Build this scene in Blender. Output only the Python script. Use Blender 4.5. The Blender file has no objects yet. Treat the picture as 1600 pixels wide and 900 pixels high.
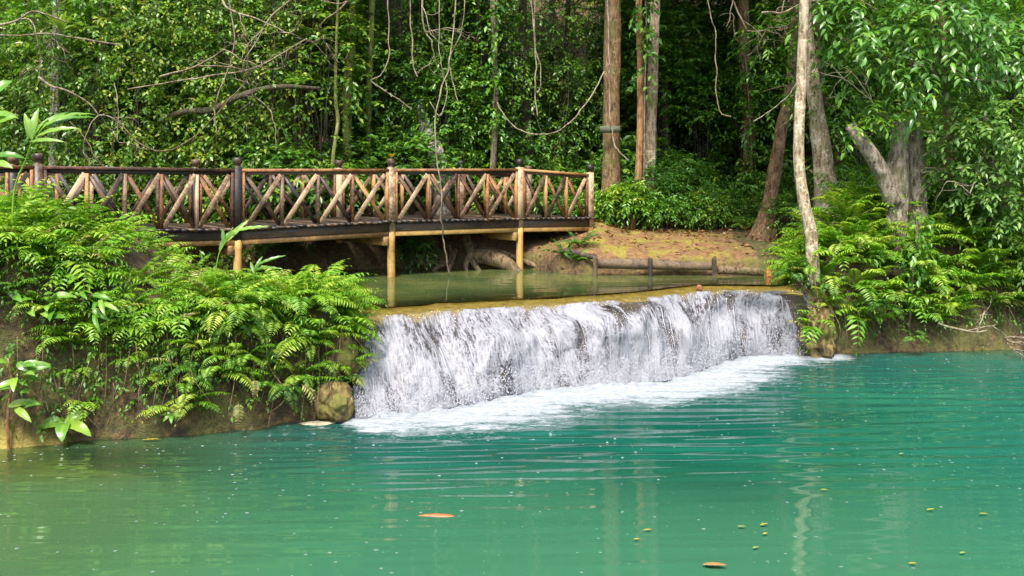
import bpy, math, random
import numpy as np
from mathutils import Vector, Matrix

# ------------------------------------------------------------------ camera, sky, sun, exposure
scene = bpy.context.scene
C = scene.collection
EYE = 3.30            # eye height above the lower pool
F = 1600.0            # focal length in photo pixels
HOR = 277.0           # horizon row
ZU = 1.27             # upper pool level

cam = bpy.data.cameras.new('camera'); co = bpy.data.objects.new('camera', cam); C.objects.link(co)
co.location = (0, 0, EYE); co.rotation_euler = (math.radians(90), 0, 0)
cam.sensor_width = 36; cam.lens = 36 * F / 1600; cam.shift_y = -(450 - HOR) / 1600
cam.clip_start = 0.1; cam.clip_end = 600
scene.camera = co

SUN_EL, SUN_AZ = math.radians(58), math.radians(192)   # azimuth clockwise from +Y
w = bpy.data.worlds.new('World'); scene.world = w; w.use_nodes = True
nt = w.node_tree; bg = nt.nodes['Background']
sk = nt.nodes.new('ShaderNodeTexSky'); sk.sky_type = 'NISHITA'; sk.sun_disc = False
sk.sun_elevation = SUN_EL; sk.sun_rotation = SUN_AZ; sk.air_density = 1.0; sk.dust_density = 3.0
nt.links.new(sk.outputs[0], bg.inputs[0]); bg.inputs[1].default_value = 0.15
sl = bpy.data.lights.new('sun', 'SUN'); so = bpy.data.objects.new('sun', sl); C.objects.link(so)
sl.energy = 3.1; sl.angle = math.radians(14); sl.color = (1.0, 0.95, 0.86)
sd = Vector((math.sin(SUN_AZ) * math.cos(SUN_EL), math.cos(SUN_AZ) * math.cos(SUN_EL), math.sin(SUN_EL)))
so.rotation_euler = sd.to_track_quat('Z', 'Y').to_euler(); so.location = (0, 0, 30)
vs = scene.view_settings; vs.view_transform = 'Standard'; vs.look = 'None'; vs.gamma = 1; vs.exposure = 1.2
cy = scene.cycles
cy.use_denoising = True; cy.max_bounces = 8; cy.transparent_max_bounces = 16; cy.diffuse_bounces = 4
cy.caustics_reflective = False; cy.caustics_refractive = False; cy.sample_clamp_indirect = 6

# ------------------------------------------------------------------ helpers
rng = np.random.default_rng(7)
random.seed(7)
UP = np.array([0, 0, 1.0])

def unit(a):
    a = np.asarray(a, float)
    return a / np.maximum(np.linalg.norm(a, axis=-1, keepdims=True), 1e-9)

def at(px, py, d):
    return np.array([(px - 800) / F * d, d, EYE - (py - HOR) / F * d])

def onz(px, py, z):
    d = (EYE - z) * F / (py - HOR)
    return np.array([(px - 800) / F * d, d, z])

_perm = np.random.default_rng(3).random(65536)
def vnoise(x, y, z=0.0):
    x, y, z = np.broadcast_arrays(np.asarray(x, float), np.asarray(y, float), np.asarray(z, float))
    xi, yi, zi = np.floor(x).astype(int), np.floor(y).astype(int), np.floor(z).astype(int)
    fx, fy, fz = x - xi, y - yi, z - zi
    fx, fy, fz = (f * f * (3 - 2 * f) for f in (fx, fy, fz))
    def h(i, j, k): return _perm[(i * 7919 + j * 10473 + k * 6151 + (i ^ (j * 31)) * 13) & 65535]
    r = 0
    for a in (0, 1):
        for b in (0, 1):
            for c in (0, 1):
                wgt = (fx if a else 1 - fx) * (fy if b else 1 - fy) * (fz if c else 1 - fz)
                r = r + wgt * h(xi + a, yi + b, zi + c)
    return r * 2 - 1

def fbm(x, y, z=0.0, o=4):
    s, a, t = 0, 1.0, 0
    for i in range(o):
        s = s + a * vnoise(np.asarray(x) * 2 ** i + 17.3 * i, np.asarray(y) * 2 ** i + 5.1 * i, np.asarray(z) * 2 ** i)
        t += a; a *= 0.5
    return s / t

def sstep(a, b, x):
    t = np.clip((np.asarray(x, float) - a) / (b - a), 0, 1)
    return t * t * (3 - 2 * t)

def make_mesh(name, V, faces, mat, attrs=None, smooth=False, uv=None):
    """faces: list of (n,k) int arrays"""
    V = np.asarray(V, np.float32)
    me = bpy.data.meshes.new(name)
    faces = [np.asarray(f, np.int32) for f in faces if len(f)]
    nl = sum(f.size for f in faces); npoly = sum(len(f) for f in faces)
    me.vertices.add(len(V)); me.vertices.foreach_set('co', V.ravel())
    me.loops.add(nl); me.loops.foreach_set('vertex_index', np.concatenate([f.ravel() for f in faces]))
    me.polygons.add(npoly)
    tot = np.concatenate([np.full(len(f), f.shape[1], np.int32) for f in faces])
    st = np.concatenate([[0], np.cumsum(tot)[:-1]]).astype(np.int32)
    me.polygons.foreach_set('loop_start', st); me.polygons.foreach_set('loop_total', tot)
    if smooth: me.polygons.foreach_set('use_smooth', np.ones(npoly, bool))
    for k, a in (attrs or {}).items():
        at_ = me.attributes.new(k, 'FLOAT', 'POINT'); at_.data.foreach_set('value', np.asarray(a, np.float32))
    me.update(calc_edges=True); me.validate()
    if mat: me.materials.append(mat)
    return me

def link(name, data, parent=None, loc=None, rot=None, scale=None):
    o = bpy.data.objects.new(name, data); C.objects.link(o)
    if parent is not None: o.parent = parent
    if loc is not None: o.location = [float(v) for v in loc]
    if rot is not None: o.rotation_euler = [float(v) for v in rot]
    if scale is not None: o.scale = (scale,) * 3 if np.isscalar(scale) else [float(v) for v in scale]
    return o

def tag(o, label=None, cat=None, group=None, kind=None):
    if label: o['label'] = label
    if cat: o['category'] = cat
    if group: o['group'] = group
    if kind: o['kind'] = kind
    return o

def thing(name, label, cat, loc=(0, 0, 0), rotz=0, group=None, scale=None):
    return tag(link(name, None, None, loc, (0, 0, rotz), scale), label, cat, group)

def copy_thing(root, loc, rotz=0, scale=1.0, label=None, group=None):
    r = root.copy(); C.objects.link(r)
    r.location = [float(v) for v in loc]; r.rotation_euler = (0, 0, float(rotz))
    r.scale = (scale,) * 3 if np.isscalar(scale) else [float(v) for v in scale]
    if label: r['label'] = label
    if group: r['group'] = group
    for ch in root.children:
        c = ch.copy(); C.objects.link(c); c.parent = r
        for g in ch.children:
            d = g.copy(); C.objects.link(d); d.parent = c
    return r

class Geo:
    """collects vertices / faces / a per-vertex random value"""
    def __init__(s): s.V = []; s.F3 = []; s.F4 = []; s.R = []; s.n = 0
    def add(s, V, f3=None, f4=None, r=0.5):
        V = np.asarray(V, float).reshape(-1, 3)
        if f3 is not None and len(f3): s.F3.append(np.asarray(f3) + s.n)
        if f4 is not None and len(f4): s.F4.append(np.asarray(f4) + s.n)
        s.V.append(V); s.R.append(np.broadcast_to(np.asarray(r, float), (len(V),))); s.n += len(V)
        return s
    def mesh(s, name, mat, smooth=False):
        fs = []
        if s.F3: fs.append(np.concatenate(s.F3))
        if s.F4: fs.append(np.concatenate(s.F4))
        return make_mesh(name, np.concatenate(s.V), fs, mat, {'rnd': np.concatenate(s.R)}, smooth)

def smooth_path(pts, rad, m=6):
    """Catmull-Rom through points (n,3) and radii (n)"""
    P = np.asarray(pts, float); R = np.broadcast_to(np.asarray(rad, float), (len(P),))
    Q = np.column_stack([P, R])
    if len(Q) < 3:
        t = np.linspace(0, 1, m + 1)[:, None]
        Z = Q[0] * (1 - t) + Q[-1] * t
        return Z[:, :3], Z[:, 3]
    E = np.vstack([2 * Q[0] - Q[1], Q, 2 * Q[-1] - Q[-2]])
    out = []
    for i in range(1, len(E) - 2):
        p0, p1, p2, p3 = E[i - 1], E[i], E[i + 1], E[i + 2]
        for t in np.linspace(0, 1, m, endpoint=False):
            out.append(.5 * ((2 * p1) + (-p0 + p2) * t + (2 * p0 - 5 * p1 + 4 * p2 - p3) * t * t + (-p0 + 3 * p1 - 3 * p2 + p3) * t ** 3))
    out.append(E[-2]); Z = np.array(out)
    return Z[:, :3], np.maximum(Z[:, 3], .001)

def tube(geo, pts, rad, sides=6, m=6, rough=0.0, r=0.5, seed=0.0, flute=0.0):
    P, R = smooth_path(pts, rad, m)
    n = len(P)
    T = unit(np.gradient(P, axis=0))
    ref = np.array([1.0, 0, 0]) if abs(T[0][0]) < .8 else np.array([0, 1.0, 0])
    A = unit(np.cross(T, np.cross(ref, T)))
    B = np.cross(T, A)
    ang = np.linspace(0, 2 * np.pi, sides, endpoint=False)
    rr = R[:, None] * np.ones((1, sides))
    if rough:
        L = np.concatenate([[0], np.cumsum(np.linalg.norm(np.diff(P, axis=0), axis=1))])
        rr = rr * (1 + rough * fbm(np.cos(ang)[None, :] * 1.6 + seed, np.sin(ang)[None, :] * 1.6 + seed * 2, L[:, None] * 1.3 + seed, 3))
    if flute:
        rr = rr * (1 + flute * np.abs(np.sin(ang * 2.5 + seed))[None, :] * np.clip(1 - np.arange(n) / n * 3.0, 0, 1)[:, None])
    V = P[:, None, :] + rr[..., None] * (np.cos(ang)[None, :, None] * A[:, None, :] + np.sin(ang)[None, :, None] * B[:, None, :])
    idx = np.arange(n * sides).reshape(n, sides)
    a = idx[:-1]; b = np.roll(a, -1, 1); c = np.roll(idx[1:], -1, 1); d = idx[1:]
    f4 = np.stack([a, b, c, d], -1).reshape(-1, 4)
    VV = np.vstack([V.reshape(-1, 3), P[:1], P[-1:]])
    k = n * sides
    i0 = idx[0]; i1 = idx[-1]
    f3 = np.vstack([np.stack([np.full(sides, k), np.roll(i0, -1), i0], 1), np.stack([np.full(sides, k + 1), i1, np.roll(i1, -1)], 1)])
    geo.add(VV, f3, f4, r)
    return P, R

def box(geo, x0, x1, y0, y1, z0, z1, r=.5, jit=0):
    V = np.array([[x, y, z] for x in (x0, x1) for y in (y0, y1) for z in (z0, z1)], float)
    if jit: V += rng.normal(0, jit, V.shape)
    f = [[0, 1, 3, 2], [4, 6, 7, 5], [0, 4, 5, 1], [2, 3, 7, 6], [0, 2, 6, 4], [1, 5, 7, 3]]
    geo.add(V, None, f, r)

def bar(geo, a, b, wdt, hgt, up=(0, 0, 1), r=.5, bev=.12):
    """bevelled (octagonal) bar between two points"""
    a, b = np.asarray(a, float), np.asarray(b, float)
    t = unit(b - a); s = unit(np.cross(t, up)); u = np.cross(s, t)
    k = bev * min(wdt, hgt); W, H = wdt / 2, hgt / 2
    pr = [(-W, -H + k), (-W + k, -H), (W - k, -H), (W, -H + k), (W, H - k), (W - k, H), (-W + k, H), (-W, H - k)]
    V = np.array([p + s * q[0] + u * q[1] for p in (a, b) for q in pr])
    f4 = [[i, (i + 1) % 8, 8 + (i + 1) % 8, 8 + i] for i in range(8)]
    geo.add(V, None, f4, r); geo.F4 += []
    base = geo.n - 16
    geo.F4.append(np.array([[0, 3, 2, 1], [0, 7, 4, 3], [7, 6, 5, 4], [8, 9, 10, 11], [8, 11, 12, 15], [15, 12, 13, 14]]) + base)

# ---- leaves -------------------------------------------------------
LEAF2 = (np.array([[0, 0, 0], [.42, .5, .10], [1, 0, -.10], [.42, -.5, .10]]), np.array([[0, 1, 2], [0, 2, 3]]), None)
LEAF8 = (np.array([[0, 0, 0], [.28, .40, .07], [.68, .36, .03], [1, 0, -.16], [.68, -.36, .03], [.28, -.40, .07], [.28, 0, 0], [.68, 0, -.04]]),
         np.array([[0, 6, 1], [0, 5, 6], [2, 7, 3], [7, 4, 3]]), np.array([[1, 6, 7, 2], [6, 5, 4, 7]]))

def add_leaves(geo, P, D, N, L, W, R, tpl=LEAF2):
    P = np.asarray(P, float).reshape(-1, 3); n = len(P)
    D = unit(np.asarray(D).reshape(-1, 3)); N = np.asarray(N).reshape(-1, 3)
    N = unit(N - (N * D).sum(1, keepdims=True) * D); S = np.cross(N, D)
    L = np.broadcast_to(L, (n,)); W = np.broadcast_to(W, (n,)); R = np.broadcast_to(R, (n,))
    pts, f3, f4 = tpl; k = len(pts)
    V = (P[:, None] + pts[None, :, 0:1] * (L[:, None, None] * D[:, None]) + pts[None, :, 1:2] * (W[:, None, None] * S[:, None])
         + pts[None, :, 2:3] * (L[:, None, None] * N[:, None]))
    off = (np.arange(n) * k)[:, None, None]
    geo.add(V.reshape(-1, 3), (f3[None] + off).reshape(-1, 3), None if f4 is None else (f4[None] + off).reshape(-1, 4), np.repeat(R, k))

def sprays(geo, S, Dr, TL, nl, L, ratio=.45, droop=.35, tpl=LEAF2, g=rng, tone=None, side=.85, wig=.25):
    """leafy twigs: starts S (T,3), directions Dr, lengths TL; nl alternate leaves each"""
    S = np.asarray(S, float); T = len(S); Dr = unit(Dr)
    TL = np.broadcast_to(TL, (T,))
    t = (np.arange(nl) + .6) / nl
    pos = S[:, None] + Dr[:, None] * (TL[:, None] * t[None])[..., None]
    pos[..., 2] -= droop * TL[:, None] * t[None] ** 2
    tan = Dr[:, None] + np.array([0, 0, -1.0]) * (2 * droop * t)[None, :, None]
    sd_ = unit(np.cross(Dr, UP) + 1e-6)
    sg = np.where(np.arange(nl) % 2 == 0, 1.0, -1.0)
    D = tan * .55 + sd_[:, None] * (sg * side)[None, :, None] + g.normal(0, wig, (T, nl, 3)); D[..., 2] -= .18
    D[:, -1] = tan[:, -1] + g.normal(0, .1, (T, 3))
    N = UP + g.normal(0, .42, (T, nl, 3)) + .25 * Dr[:, None]
    tw = g.random(T) if tone is None else np.broadcast_to(tone, (T,))
    R = np.clip(tw[:, None] * .6 + g.random((T, nl)) * .4, 0, 1)
    LL = L * (.7 + .5 * g.random((T, nl)))
    add_leaves(geo, pos, D, N, LL.ravel(), (LL * ratio).ravel(), R.ravel(), tpl)

def ellipsoid_starts(n, rad, g=rng, shell=.35, flat=-.55):
    d = unit(g.normal(0, 1, (n, 3))); d[:, 2] = np.where(d[:, 2] < flat, -d[:, 2], d[:, 2])
    r = (shell + (1 - shell) * g.random(n)) ** .6
    return d * r[:, None] * np.asarray(rad), d

# ------------------------------------------------------------------ materials
def new_mat(name):
    m = bpy.data.materials.new(name); m.use_nodes = True
    n = m.node_tree; n.nodes.clear()
    out = n.nodes.new('ShaderNodeOutputMaterial')
    return m, n, out

def N_(n, t, **k):
    x = n.nodes.new('ShaderNode' + t)
    for a, b in k.items(): setattr(x, a, b)
    return x

def ramp(n, fac, stops):
    r = N_(n, 'ValToRGB')
    while len(r.color_ramp.elements) < len(stops): r.color_ramp.elements.new(0.5)
    for e, (p, c) in zip(r.color_ramp.elements, stops):
        e.position = p; e.color = (*c, 1) if len(c) == 3 else c
    n.links.new(fac, r.inputs[0]); return r.outputs[0]

def mixc(n, fac, a, b, mode='MIX'):
    m = N_(n, 'Mix', data_type='RGBA', blend_type=mode)
    for s, v in ((m.inputs[0], fac), (m.inputs[6], a), (m.inputs[7], b)):
        if isinstance(v, bpy.types.NodeSocket): n.links.new(v, s)
        elif isinstance(v, (int, float)): s.default_value = v
        else: s.default_value = (*v, 1)
    return m.outputs[2]

def math_(n, op, a, b=None, clamp=False):
    m = N_(n, 'Math', operation=op); m.use_clamp = clamp
    for s, v in ((m.inputs[0], a), (m.inputs[1], b)):
        if v is None: continue
        if isinstance(v, bpy.types.NodeSocket): n.links.new(v, s)
        else: s.default_value = v
    return m.outputs[0]

def mapr(n, v, a, b, c=0.0, d=1.0, smooth=True):
    m = N_(n, 'MapRange'); m.interpolation_type = 'SMOOTHSTEP' if smooth else 'LINEAR'
    n.links.new(v, m.inputs[0])
    for i, x in enumerate((a, b, c, d)): m.inputs[i + 1].default_value = x
    return m.outputs[0]

def noise(n, scale, detail=4, rough=.55, vec=None, stretch=None, dist=0.0):
    x = N_(n, 'TexNoise'); x.inputs['Scale'].default_value = scale; x.inputs['Detail'].default_value = detail
    x.inputs['Roughness'].default_value = rough; x.inputs['Distortion'].default_value = dist
    if vec is not None:
        if stretch is not None:
            mp = N_(n, 'Mapping'); mp.inputs['Scale'].default_value = stretch
            n.links.new(vec, mp.inputs[0]); vec = mp.outputs[0]
        n.links.new(vec, x.inputs['Vector'])
    return x.outputs['Fac']

def bump(n, h, strength, dist, prev=None):
    b = N_(n, 'Bump'); b.inputs['Strength'].default_value = strength; b.inputs['Distance'].default_value = dist
    n.links.new(h, b.inputs['Height'])
    if prev is not None: n.links.new(prev, b.inputs['Normal'])
    return b.outputs[0]

def leaf_mat(name, stops, rough=.38, transl=.32, spec=.5):
    m, n, out = new_mat(name)
    a = N_(n, 'Attribute'); a.attribute_name = 'rnd'
    oi = N_(n, 'ObjectInfo')
    v = math_(n, 'ADD', a.outputs['Fac'], math_(n, 'MULTIPLY', math_(n, 'SUBTRACT', oi.outputs['Random'], .5), .38), True)
    col = ramp(n, v, stops)
    geo = N_(n, 'NewGeometry')
    vn = noise(n, 60, 2, .5, geo.outputs['Position'])
    col = mixc(n, math_(n, 'MULTIPLY', vn, .25), col, (.03, .05, .005))
    p = N_(n, 'BsdfPrincipled'); n.links.new(col, p.inputs['Base Color'])
    p.inputs['Roughness'].default_value = rough; p.inputs['Specular IOR Level'].default_value = spec
    t = N_(n, 'BsdfTranslucent'); n.links.new(mixc(n, 1.0, col, (1.0, 1.0, .35), 'MULTIPLY'), t.inputs[0])
    mx = N_(n, 'MixShader'); mx.inputs[0].default_value = transl
    n.links.new(p.outputs[0], mx.inputs[1]); n.links.new(t.outputs[0], mx.inputs[2]); n.links.new(mx.outputs[0], out.inputs[0])
    return m

def bark_mat(name, dark, mid, light, moss=None, mossamt=.5, scale=9, lichen=.5):
    m, n, out = new_mat(name)
    tc = N_(n, 'TexCoord').outputs['Object']
    f = noise(n, scale, 6, .7, tc, (1, 1, .4))
    g = noise(n, scale * .35, 3, .6, tc)
    h2 = noise(n, scale * 4.0, 5, .8, tc, (1, 1, .6)); vo = N_(n, 'TexVoronoi'); vo.inputs['Scale'].default_value = scale * 2.2
    mp = N_(n, 'Mapping'); mp.inputs['Scale'].default_value = (1, 1, .28); n.links.new(tc, mp.inputs[0]); n.links.new(mp.outputs[0], vo.inputs['Vector'])
    f = math_(n, 'ADD', math_(n, 'MULTIPLY', f, .5), math_(n, 'ADD', math_(n, 'MULTIPLY', h2, .32), math_(n, 'MULTIPLY', vo.outputs['Distance'], .22)))
    col = ramp(n, f, [(.40, dark), (.49, mid), (.58, light)])
    pl = mapr(n, math_(n, 'ADD', math_(n, 'MULTIPLY', noise(n, scale * .55, 4, .7, tc, (1, 1, .8)), .5), math_(n, 'MULTIPLY', noise(n, scale * 2.6, 4, .75, tc), .5)), .565 - .06 * lichen, .60 - .05 * lichen)
    col = mixc(n, math_(n, 'MULTIPLY', pl, lichen), col, tuple(min(1, c * 1.7 + .07) for c in light))
    if moss:
        col = mixc(n, math_(n, 'MULTIPLY', mapr(n, g, .5, .62), mossamt), col, moss)
    p = N_(n, 'BsdfPrincipled'); n.links.new(col, p.inputs['Base Color']); p.inputs['Roughness'].default_value = .85
    n.links.new(bump(n, f, 1.0, .07), p.inputs['Normal']); n.links.new(p.outputs[0], out.inputs[0])
    return m

def wood_mat(name, dark, mid, light, rough=.6, wet=.0):
    m, n, out = new_mat(name)
    tc = N_(n, 'TexCoord').outputs['Object']
    oi = N_(n, 'ObjectInfo')
    ad = N_(n, 'VectorMath', operation='ADD'); n.links.new(tc, ad.inputs[0])
    cb = N_(n, 'CombineXYZ'); n.links.new(math_(n, 'MULTIPLY', oi.outputs['Random'], 40), cb.inputs[0]); n.links.new(cb.outputs[0], ad.inputs[1])
    v = ad.outputs[0]
    f = noise(n, 22, 6, .75, v); s = noise(n, 3.6, 5, .7, v)
    k = math_(n, 'ADD', math_(n, 'MULTIPLY', f, .5), math_(n, 'MULTIPLY', s, .5))
    k = math_(n, 'ADD', k, math_(n, 'MULTIPLY', math_(n, 'SUBTRACT', oi.outputs['Random'], .5), .26))
    col = ramp(n, k, [(.38, dark), (.5, mid), (.63, light)])
    p = N_(n, 'BsdfPrincipled'); n.links.new(col, p.inputs['Base Color'])
    n.links.new(mapr(n, s, .3, .7, rough - .15, rough + .2), p.inputs['Roughness'])
    n.links.new(bump(n, f, .5, .01), p.inputs['Normal']); n.links.new(p.outputs[0], out.inputs[0])
    return m

M = {}
M['fern'] = leaf_mat('fern_green', [(0, (.06, .20, .014)), (.3, (.16, .38, .022)), (.65, (.29, .51, .035)), (1, (.48, .60, .08))], .40, .42)
M['fern_dark'] = leaf_mat('fern_deep_green', [(0, (.03, .11, .014)), (.5, (.07, .21, .018)), (1, (.15, .32, .025))], .42, .32)
M['fern_yellow'] = leaf_mat('fern_faded', [(0, (.18, .22, .04)), (.5, (.32, .34, .09)), (1, (.46, .42, .15))], .5, .3)
M['leaf_jungle'] = leaf_mat('jungle_leaf', [(0, (.02, .08, .018)), (.4, (.06, .18, .026)), (.75, (.13, .31, .035)), (1, (.27, .42, .05))], .32, .32)
M['leaf_vine'] = leaf_mat('vine_leaf', [(0, (.03, .10, .015)), (.45, (.09, .22, .022)), (.8, (.17, .32, .03)), (1, (.36, .40, .05))], .34, .32)
M['leaf_bright'] = leaf_mat('bright_leaf', [(0, (.04, .14, .014)), (.45, (.10, .27, .022)), (.8, (.20, .39, .03)), (1, (.36, .46, .05))], .33, .36)
M['leaf_broad'] = leaf_mat('broad_leaf', [(0, (.06, .18, .03)), (.5, (.13, .32, .04)), (1, (.30, .48, .06))], .3, .36, .6)
M['leaf_pale'] = leaf_mat('pale_leaf', [(0, (.06, .17, .03)), (.4, (.14, .31, .05)), (.75, (.26, .44, .09)), (1, (.42, .55, .16))], .33, .38)
M['leaf_yellow'] = leaf_mat('yellow_leaf', [(0, (.35, .25, .02)), (1, (.6, .42, .03))], .5, .3)
M['leaf_brown'] = leaf_mat('brown_leaf', [(0, (.10, .045, .015)), (.5, (.22, .09, .03)), (.85, (.34, .17, .05)), (1, (.42, .30, .14))], .6, .1)
M['bark_brown'] = bark_mat('bark_brown', (.05, .025, .010), (.14, .075, .03), (.24, .15, .07), (.10, .12, .02), .5)
M['bark_pale'] = bark_mat('bark_pale', (.10, .06, .03), (.27, .19, .11), (.42, .35, .24), (.14, .15, .03), .35, 8, .7)
M['bark_orange'] = bark_mat('bark_orange', (.10, .04, .012), (.25, .11, .04), (.36, .20, .09), None, .3, 9, .3)
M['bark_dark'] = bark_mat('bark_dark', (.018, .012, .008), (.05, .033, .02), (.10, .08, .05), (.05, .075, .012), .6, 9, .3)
M['bark_moss'] = bark_mat('bark_moss', (.05, .05, .015), (.13, .14, .03), (.22, .24, .06), (.16, .20, .03), .8)
M['bark_grey'] = bark_mat('bark_grey', (.08, .055, .04), (.24, .19, .15), (.40, .36, .31), (.13, .14, .04), .3, 9, .8)
M['bark_stump'] = bark_mat('bark_stump', (.045, .028, .018), (.17, .12, .085), (.34, .28, .21), (.10, .11, .03), .5, 9, .55)
M['twig'] = bark_mat('twig_bark', (.06, .035, .02), (.16, .11, .07), (.30, .24, .16), None, .3, 6, .3)
M['liana'] = bark_mat('liana_bark', (.08, .06, .035), (.19, .15, .09), (.32, .27, .18), None, .3, 6, .3)
M['root'] = bark_mat('root_bark', (.03, .018, .01), (.10, .06, .03), (.20, .14, .07), (.07, .08, .02), .5, 9, .3)
M['wood_rail'] = wood_mat('wood_rail', (.04, .018, .009), (.21, .085, .028), (.44, .24, .085))
M['wood_brace'] = wood_mat('wood_brace', (.03, .018, .011), (.17, .10, .055), (.46, .33, .20))
M['wood_dark'] = wood_mat('wood_dark', (.008, .006, .005), (.025, .016, .011), (.12, .07, .035), .5)
M['wood_ochre'] = wood_mat('wood_ochre', (.12, .065, .02), (.33, .19, .05), (.48, .30, .09), .65)
M['wood_log'] = wood_mat('wood_log', (.012, .009, .006), (.045, .03, .018), (.16, .11, .06), .8)

def ground_mat():
    m, n, out = new_mat('forest_ground')
    pos = N_(n, 'NewGeometry').outputs['Position']
    def A(k):
        a = N_(n, 'Attribute'); a.attribute_name = k; return a.outputs['Fac']
    f1 = noise(n, 2.2, 6, .65, pos); f2 = noise(n, 11, 5, .65, pos); f3 = noise(n, 45, 3, .6, pos)
    litter = ramp(n, f2, [(.3, (.03, .018, .01)), (.5, (.09, .05, .025)), (.68, (.17, .10, .05))])
    dirt = ramp(n, math_(n, 'ADD', math_(n, 'MULTIPLY', f2, .6), math_(n, 'MULTIPLY', f3, .4)), [(.35, (.075, .038, .016)), (.52, (.20, .105, .038)), (.66, (.31, .185, .075))])
    moss = ramp(n, f3, [(.35, (.13, .11, .014)), (.6, (.29, .24, .03))])
    dirt = mixc(n, mapr(n, f1, .46, .60), dirt, moss)
    rock = ramp(n, f2, [(.3, (.014, .010, .005)), (.5, (.065, .042, .016)), (.66, (.17, .115, .035))])  # wet mossy soil, darkened further to stand in for shade under overhanging ferns
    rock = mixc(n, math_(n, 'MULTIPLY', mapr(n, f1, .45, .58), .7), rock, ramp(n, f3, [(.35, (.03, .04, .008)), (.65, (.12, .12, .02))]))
    bed = ramp(n, f1, [(.3, (.26, .19, .04)), (.6, (.46, .36, .08))])
    col = mixc(n, A('dirt'), litter, dirt)
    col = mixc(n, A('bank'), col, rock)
    col = mixc(n, A('bed'), col, bed)
    p = N_(n, 'BsdfPrincipled'); n.links.new(col, p.inputs['Base Color']); p.inputs['Roughness'].default_value = .85
    b = bump(n, f2, .8, .06); b = bump(n, f3, .6, .02, b)
    n.links.new(b, p.inputs['Normal']); n.links.new(p.outputs[0], out.inputs[0])
    return m

def water_mat(name, turbid, tint, k, bumpscale, bumpstr, foam=False):
    m, n, out = new_mat(name)
    pos = N_(n, 'NewGeometry').outputs['Position']
    def A(kk):
        a = N_(n, 'Attribute'); a.attribute_name = kk; return a.outputs['Fac']
    n1 = noise(n, bumpscale, 3, .5, pos, (.16, 1.2, 1)); n2 = noise(n, bumpscale * 3.1, 2, .5, pos, (.25, 1.2, 1))
    hgt = math_(n, 'ADD', n1, math_(n, 'MULTIPLY', n2, .3))
    hgt = math_(n, 'MULTIPLY', hgt, A('rough'))
    nb = bump(n, hgt, bumpstr, .03)
    tcol = turbid(n, pos, A)
    df = N_(n, 'BsdfDiffuse'); n.links.new(tcol, df.inputs[0])
    tr = N_(n, 'BsdfTransparent'); tr.inputs[0].default_value = (*tint, 1)
    fac = math_(n, 'SUBTRACT', 1.0, math_(n, 'POWER', 2.718, math_(n, 'MULTIPLY', A('depth'), -k)))
    body = N_(n, 'MixShader'); n.links.new(fac, body.inputs[0]); n.links.new(tr.outputs[0], body.inputs[1]); n.links.new(df.outputs[0], body.inputs[2])
    gl = N_(n, 'BsdfGlossy'); gl.inputs['Roughness'].default_value = .03; n.links.new(nb, gl.inputs['Normal'])
    fr = N_(n, 'Fresnel'); fr.inputs['IOR'].default_value = 1.6; n.links.new(nb, fr.inputs['Normal'])
    mx = N_(n, 'MixShader'); n.links.new(fr.outputs[0], mx.inputs[0]); n.links.new(body.outputs[0], mx.inputs[1]); n.links.new(gl.outputs[0], mx.inputs[2])
    res = mx.outputs[0]
    if foam:
        fo = N_(n, 'BsdfPrincipled'); n.links.new(ramp(n, noise(n, 14, 5, .7, pos, (.7, 1.3, 1)), [(.30, (.20, .25, .27)), (.58, (.40, .42, .45))]), fo.inputs['Base Color']); fo.inputs['Roughness'].default_value = .5
        fn = noise(n, 5.5, 6, .7, pos, (.55, 1.5, 1), .6); fn2 = noise(n, 26, 4, .7, pos, (.6, 1.4, 1))
        fl = noise(n, 1.9, 4, .65, pos, (.5, 1.3, 1), .8)
        fv = math_(n, 'ADD', math_(n, 'ADD', math_(n, 'MULTIPLY', fn, .55), math_(n, 'MULTIPLY', fn2, .45)), math_(n, 'MULTIPLY', math_(n, 'SUBTRACT', fl, .5), .7))
        fv = math_(n, 'ADD', fv, math_(n, 'SUBTRACT', A('foam'), .5))
        fm = math_(n, 'MULTIPLY', mapr(n, fv, .54, .80), .96)
        # small floating bubbles
        vo = N_(n, 'TexVoronoi'); vo.inputs['Scale'].default_value = 10; n.links.new(pos, vo.inputs['Vector'])
        dots = math_(n, 'LESS_THAN', vo.outputs['Distance'], math_(n, 'MULTIPLY', vo_rand(n, vo), .20))
        pm = mapr(n, noise(n, .9, 3, .6, pos), .40, .55)
        dots = math_(n, 'MULTIPLY', math_(n, 'MULTIPLY', dots, pm), A('bubble'))
        caps = noise(n, 13, 4, .7, pos, (.38, 1.5, 1), .4)
        caps = mapr(n, math_(n, 'ADD', caps, math_(n, 'MULTIPLY', A('caps'), .13)), .70, .80)
        fm = math_(n, 'MAXIMUM', fm, math_(n, 'MULTIPLY', caps, math_(n, 'MULTIPLY', mapr(n, A('caps'), .0, .3), .8)))
        fm = math_(n, 'MAXIMUM', fm, dots)
        n.links.new(bump(n, fv, .8, .08), fo.inputs['Normal'])
        m2 = N_(n, 'MixShader'); n.links.new(fm, m2.inputs[0]); n.links.new(res, m2.inputs[1]); n.links.new(fo.outputs[0], m2.inputs[2]); res = m2.outputs[0]
    n.links.new(res, out.inputs[0])
    return m

def vo_rand(n, vo):
    s = N_(n, 'SeparateColor'); n.links.new(vo.outputs['Color'], s.inputs[0])
    return math_(n, 'POWER', s.outputs[0], 2.0)

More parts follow.
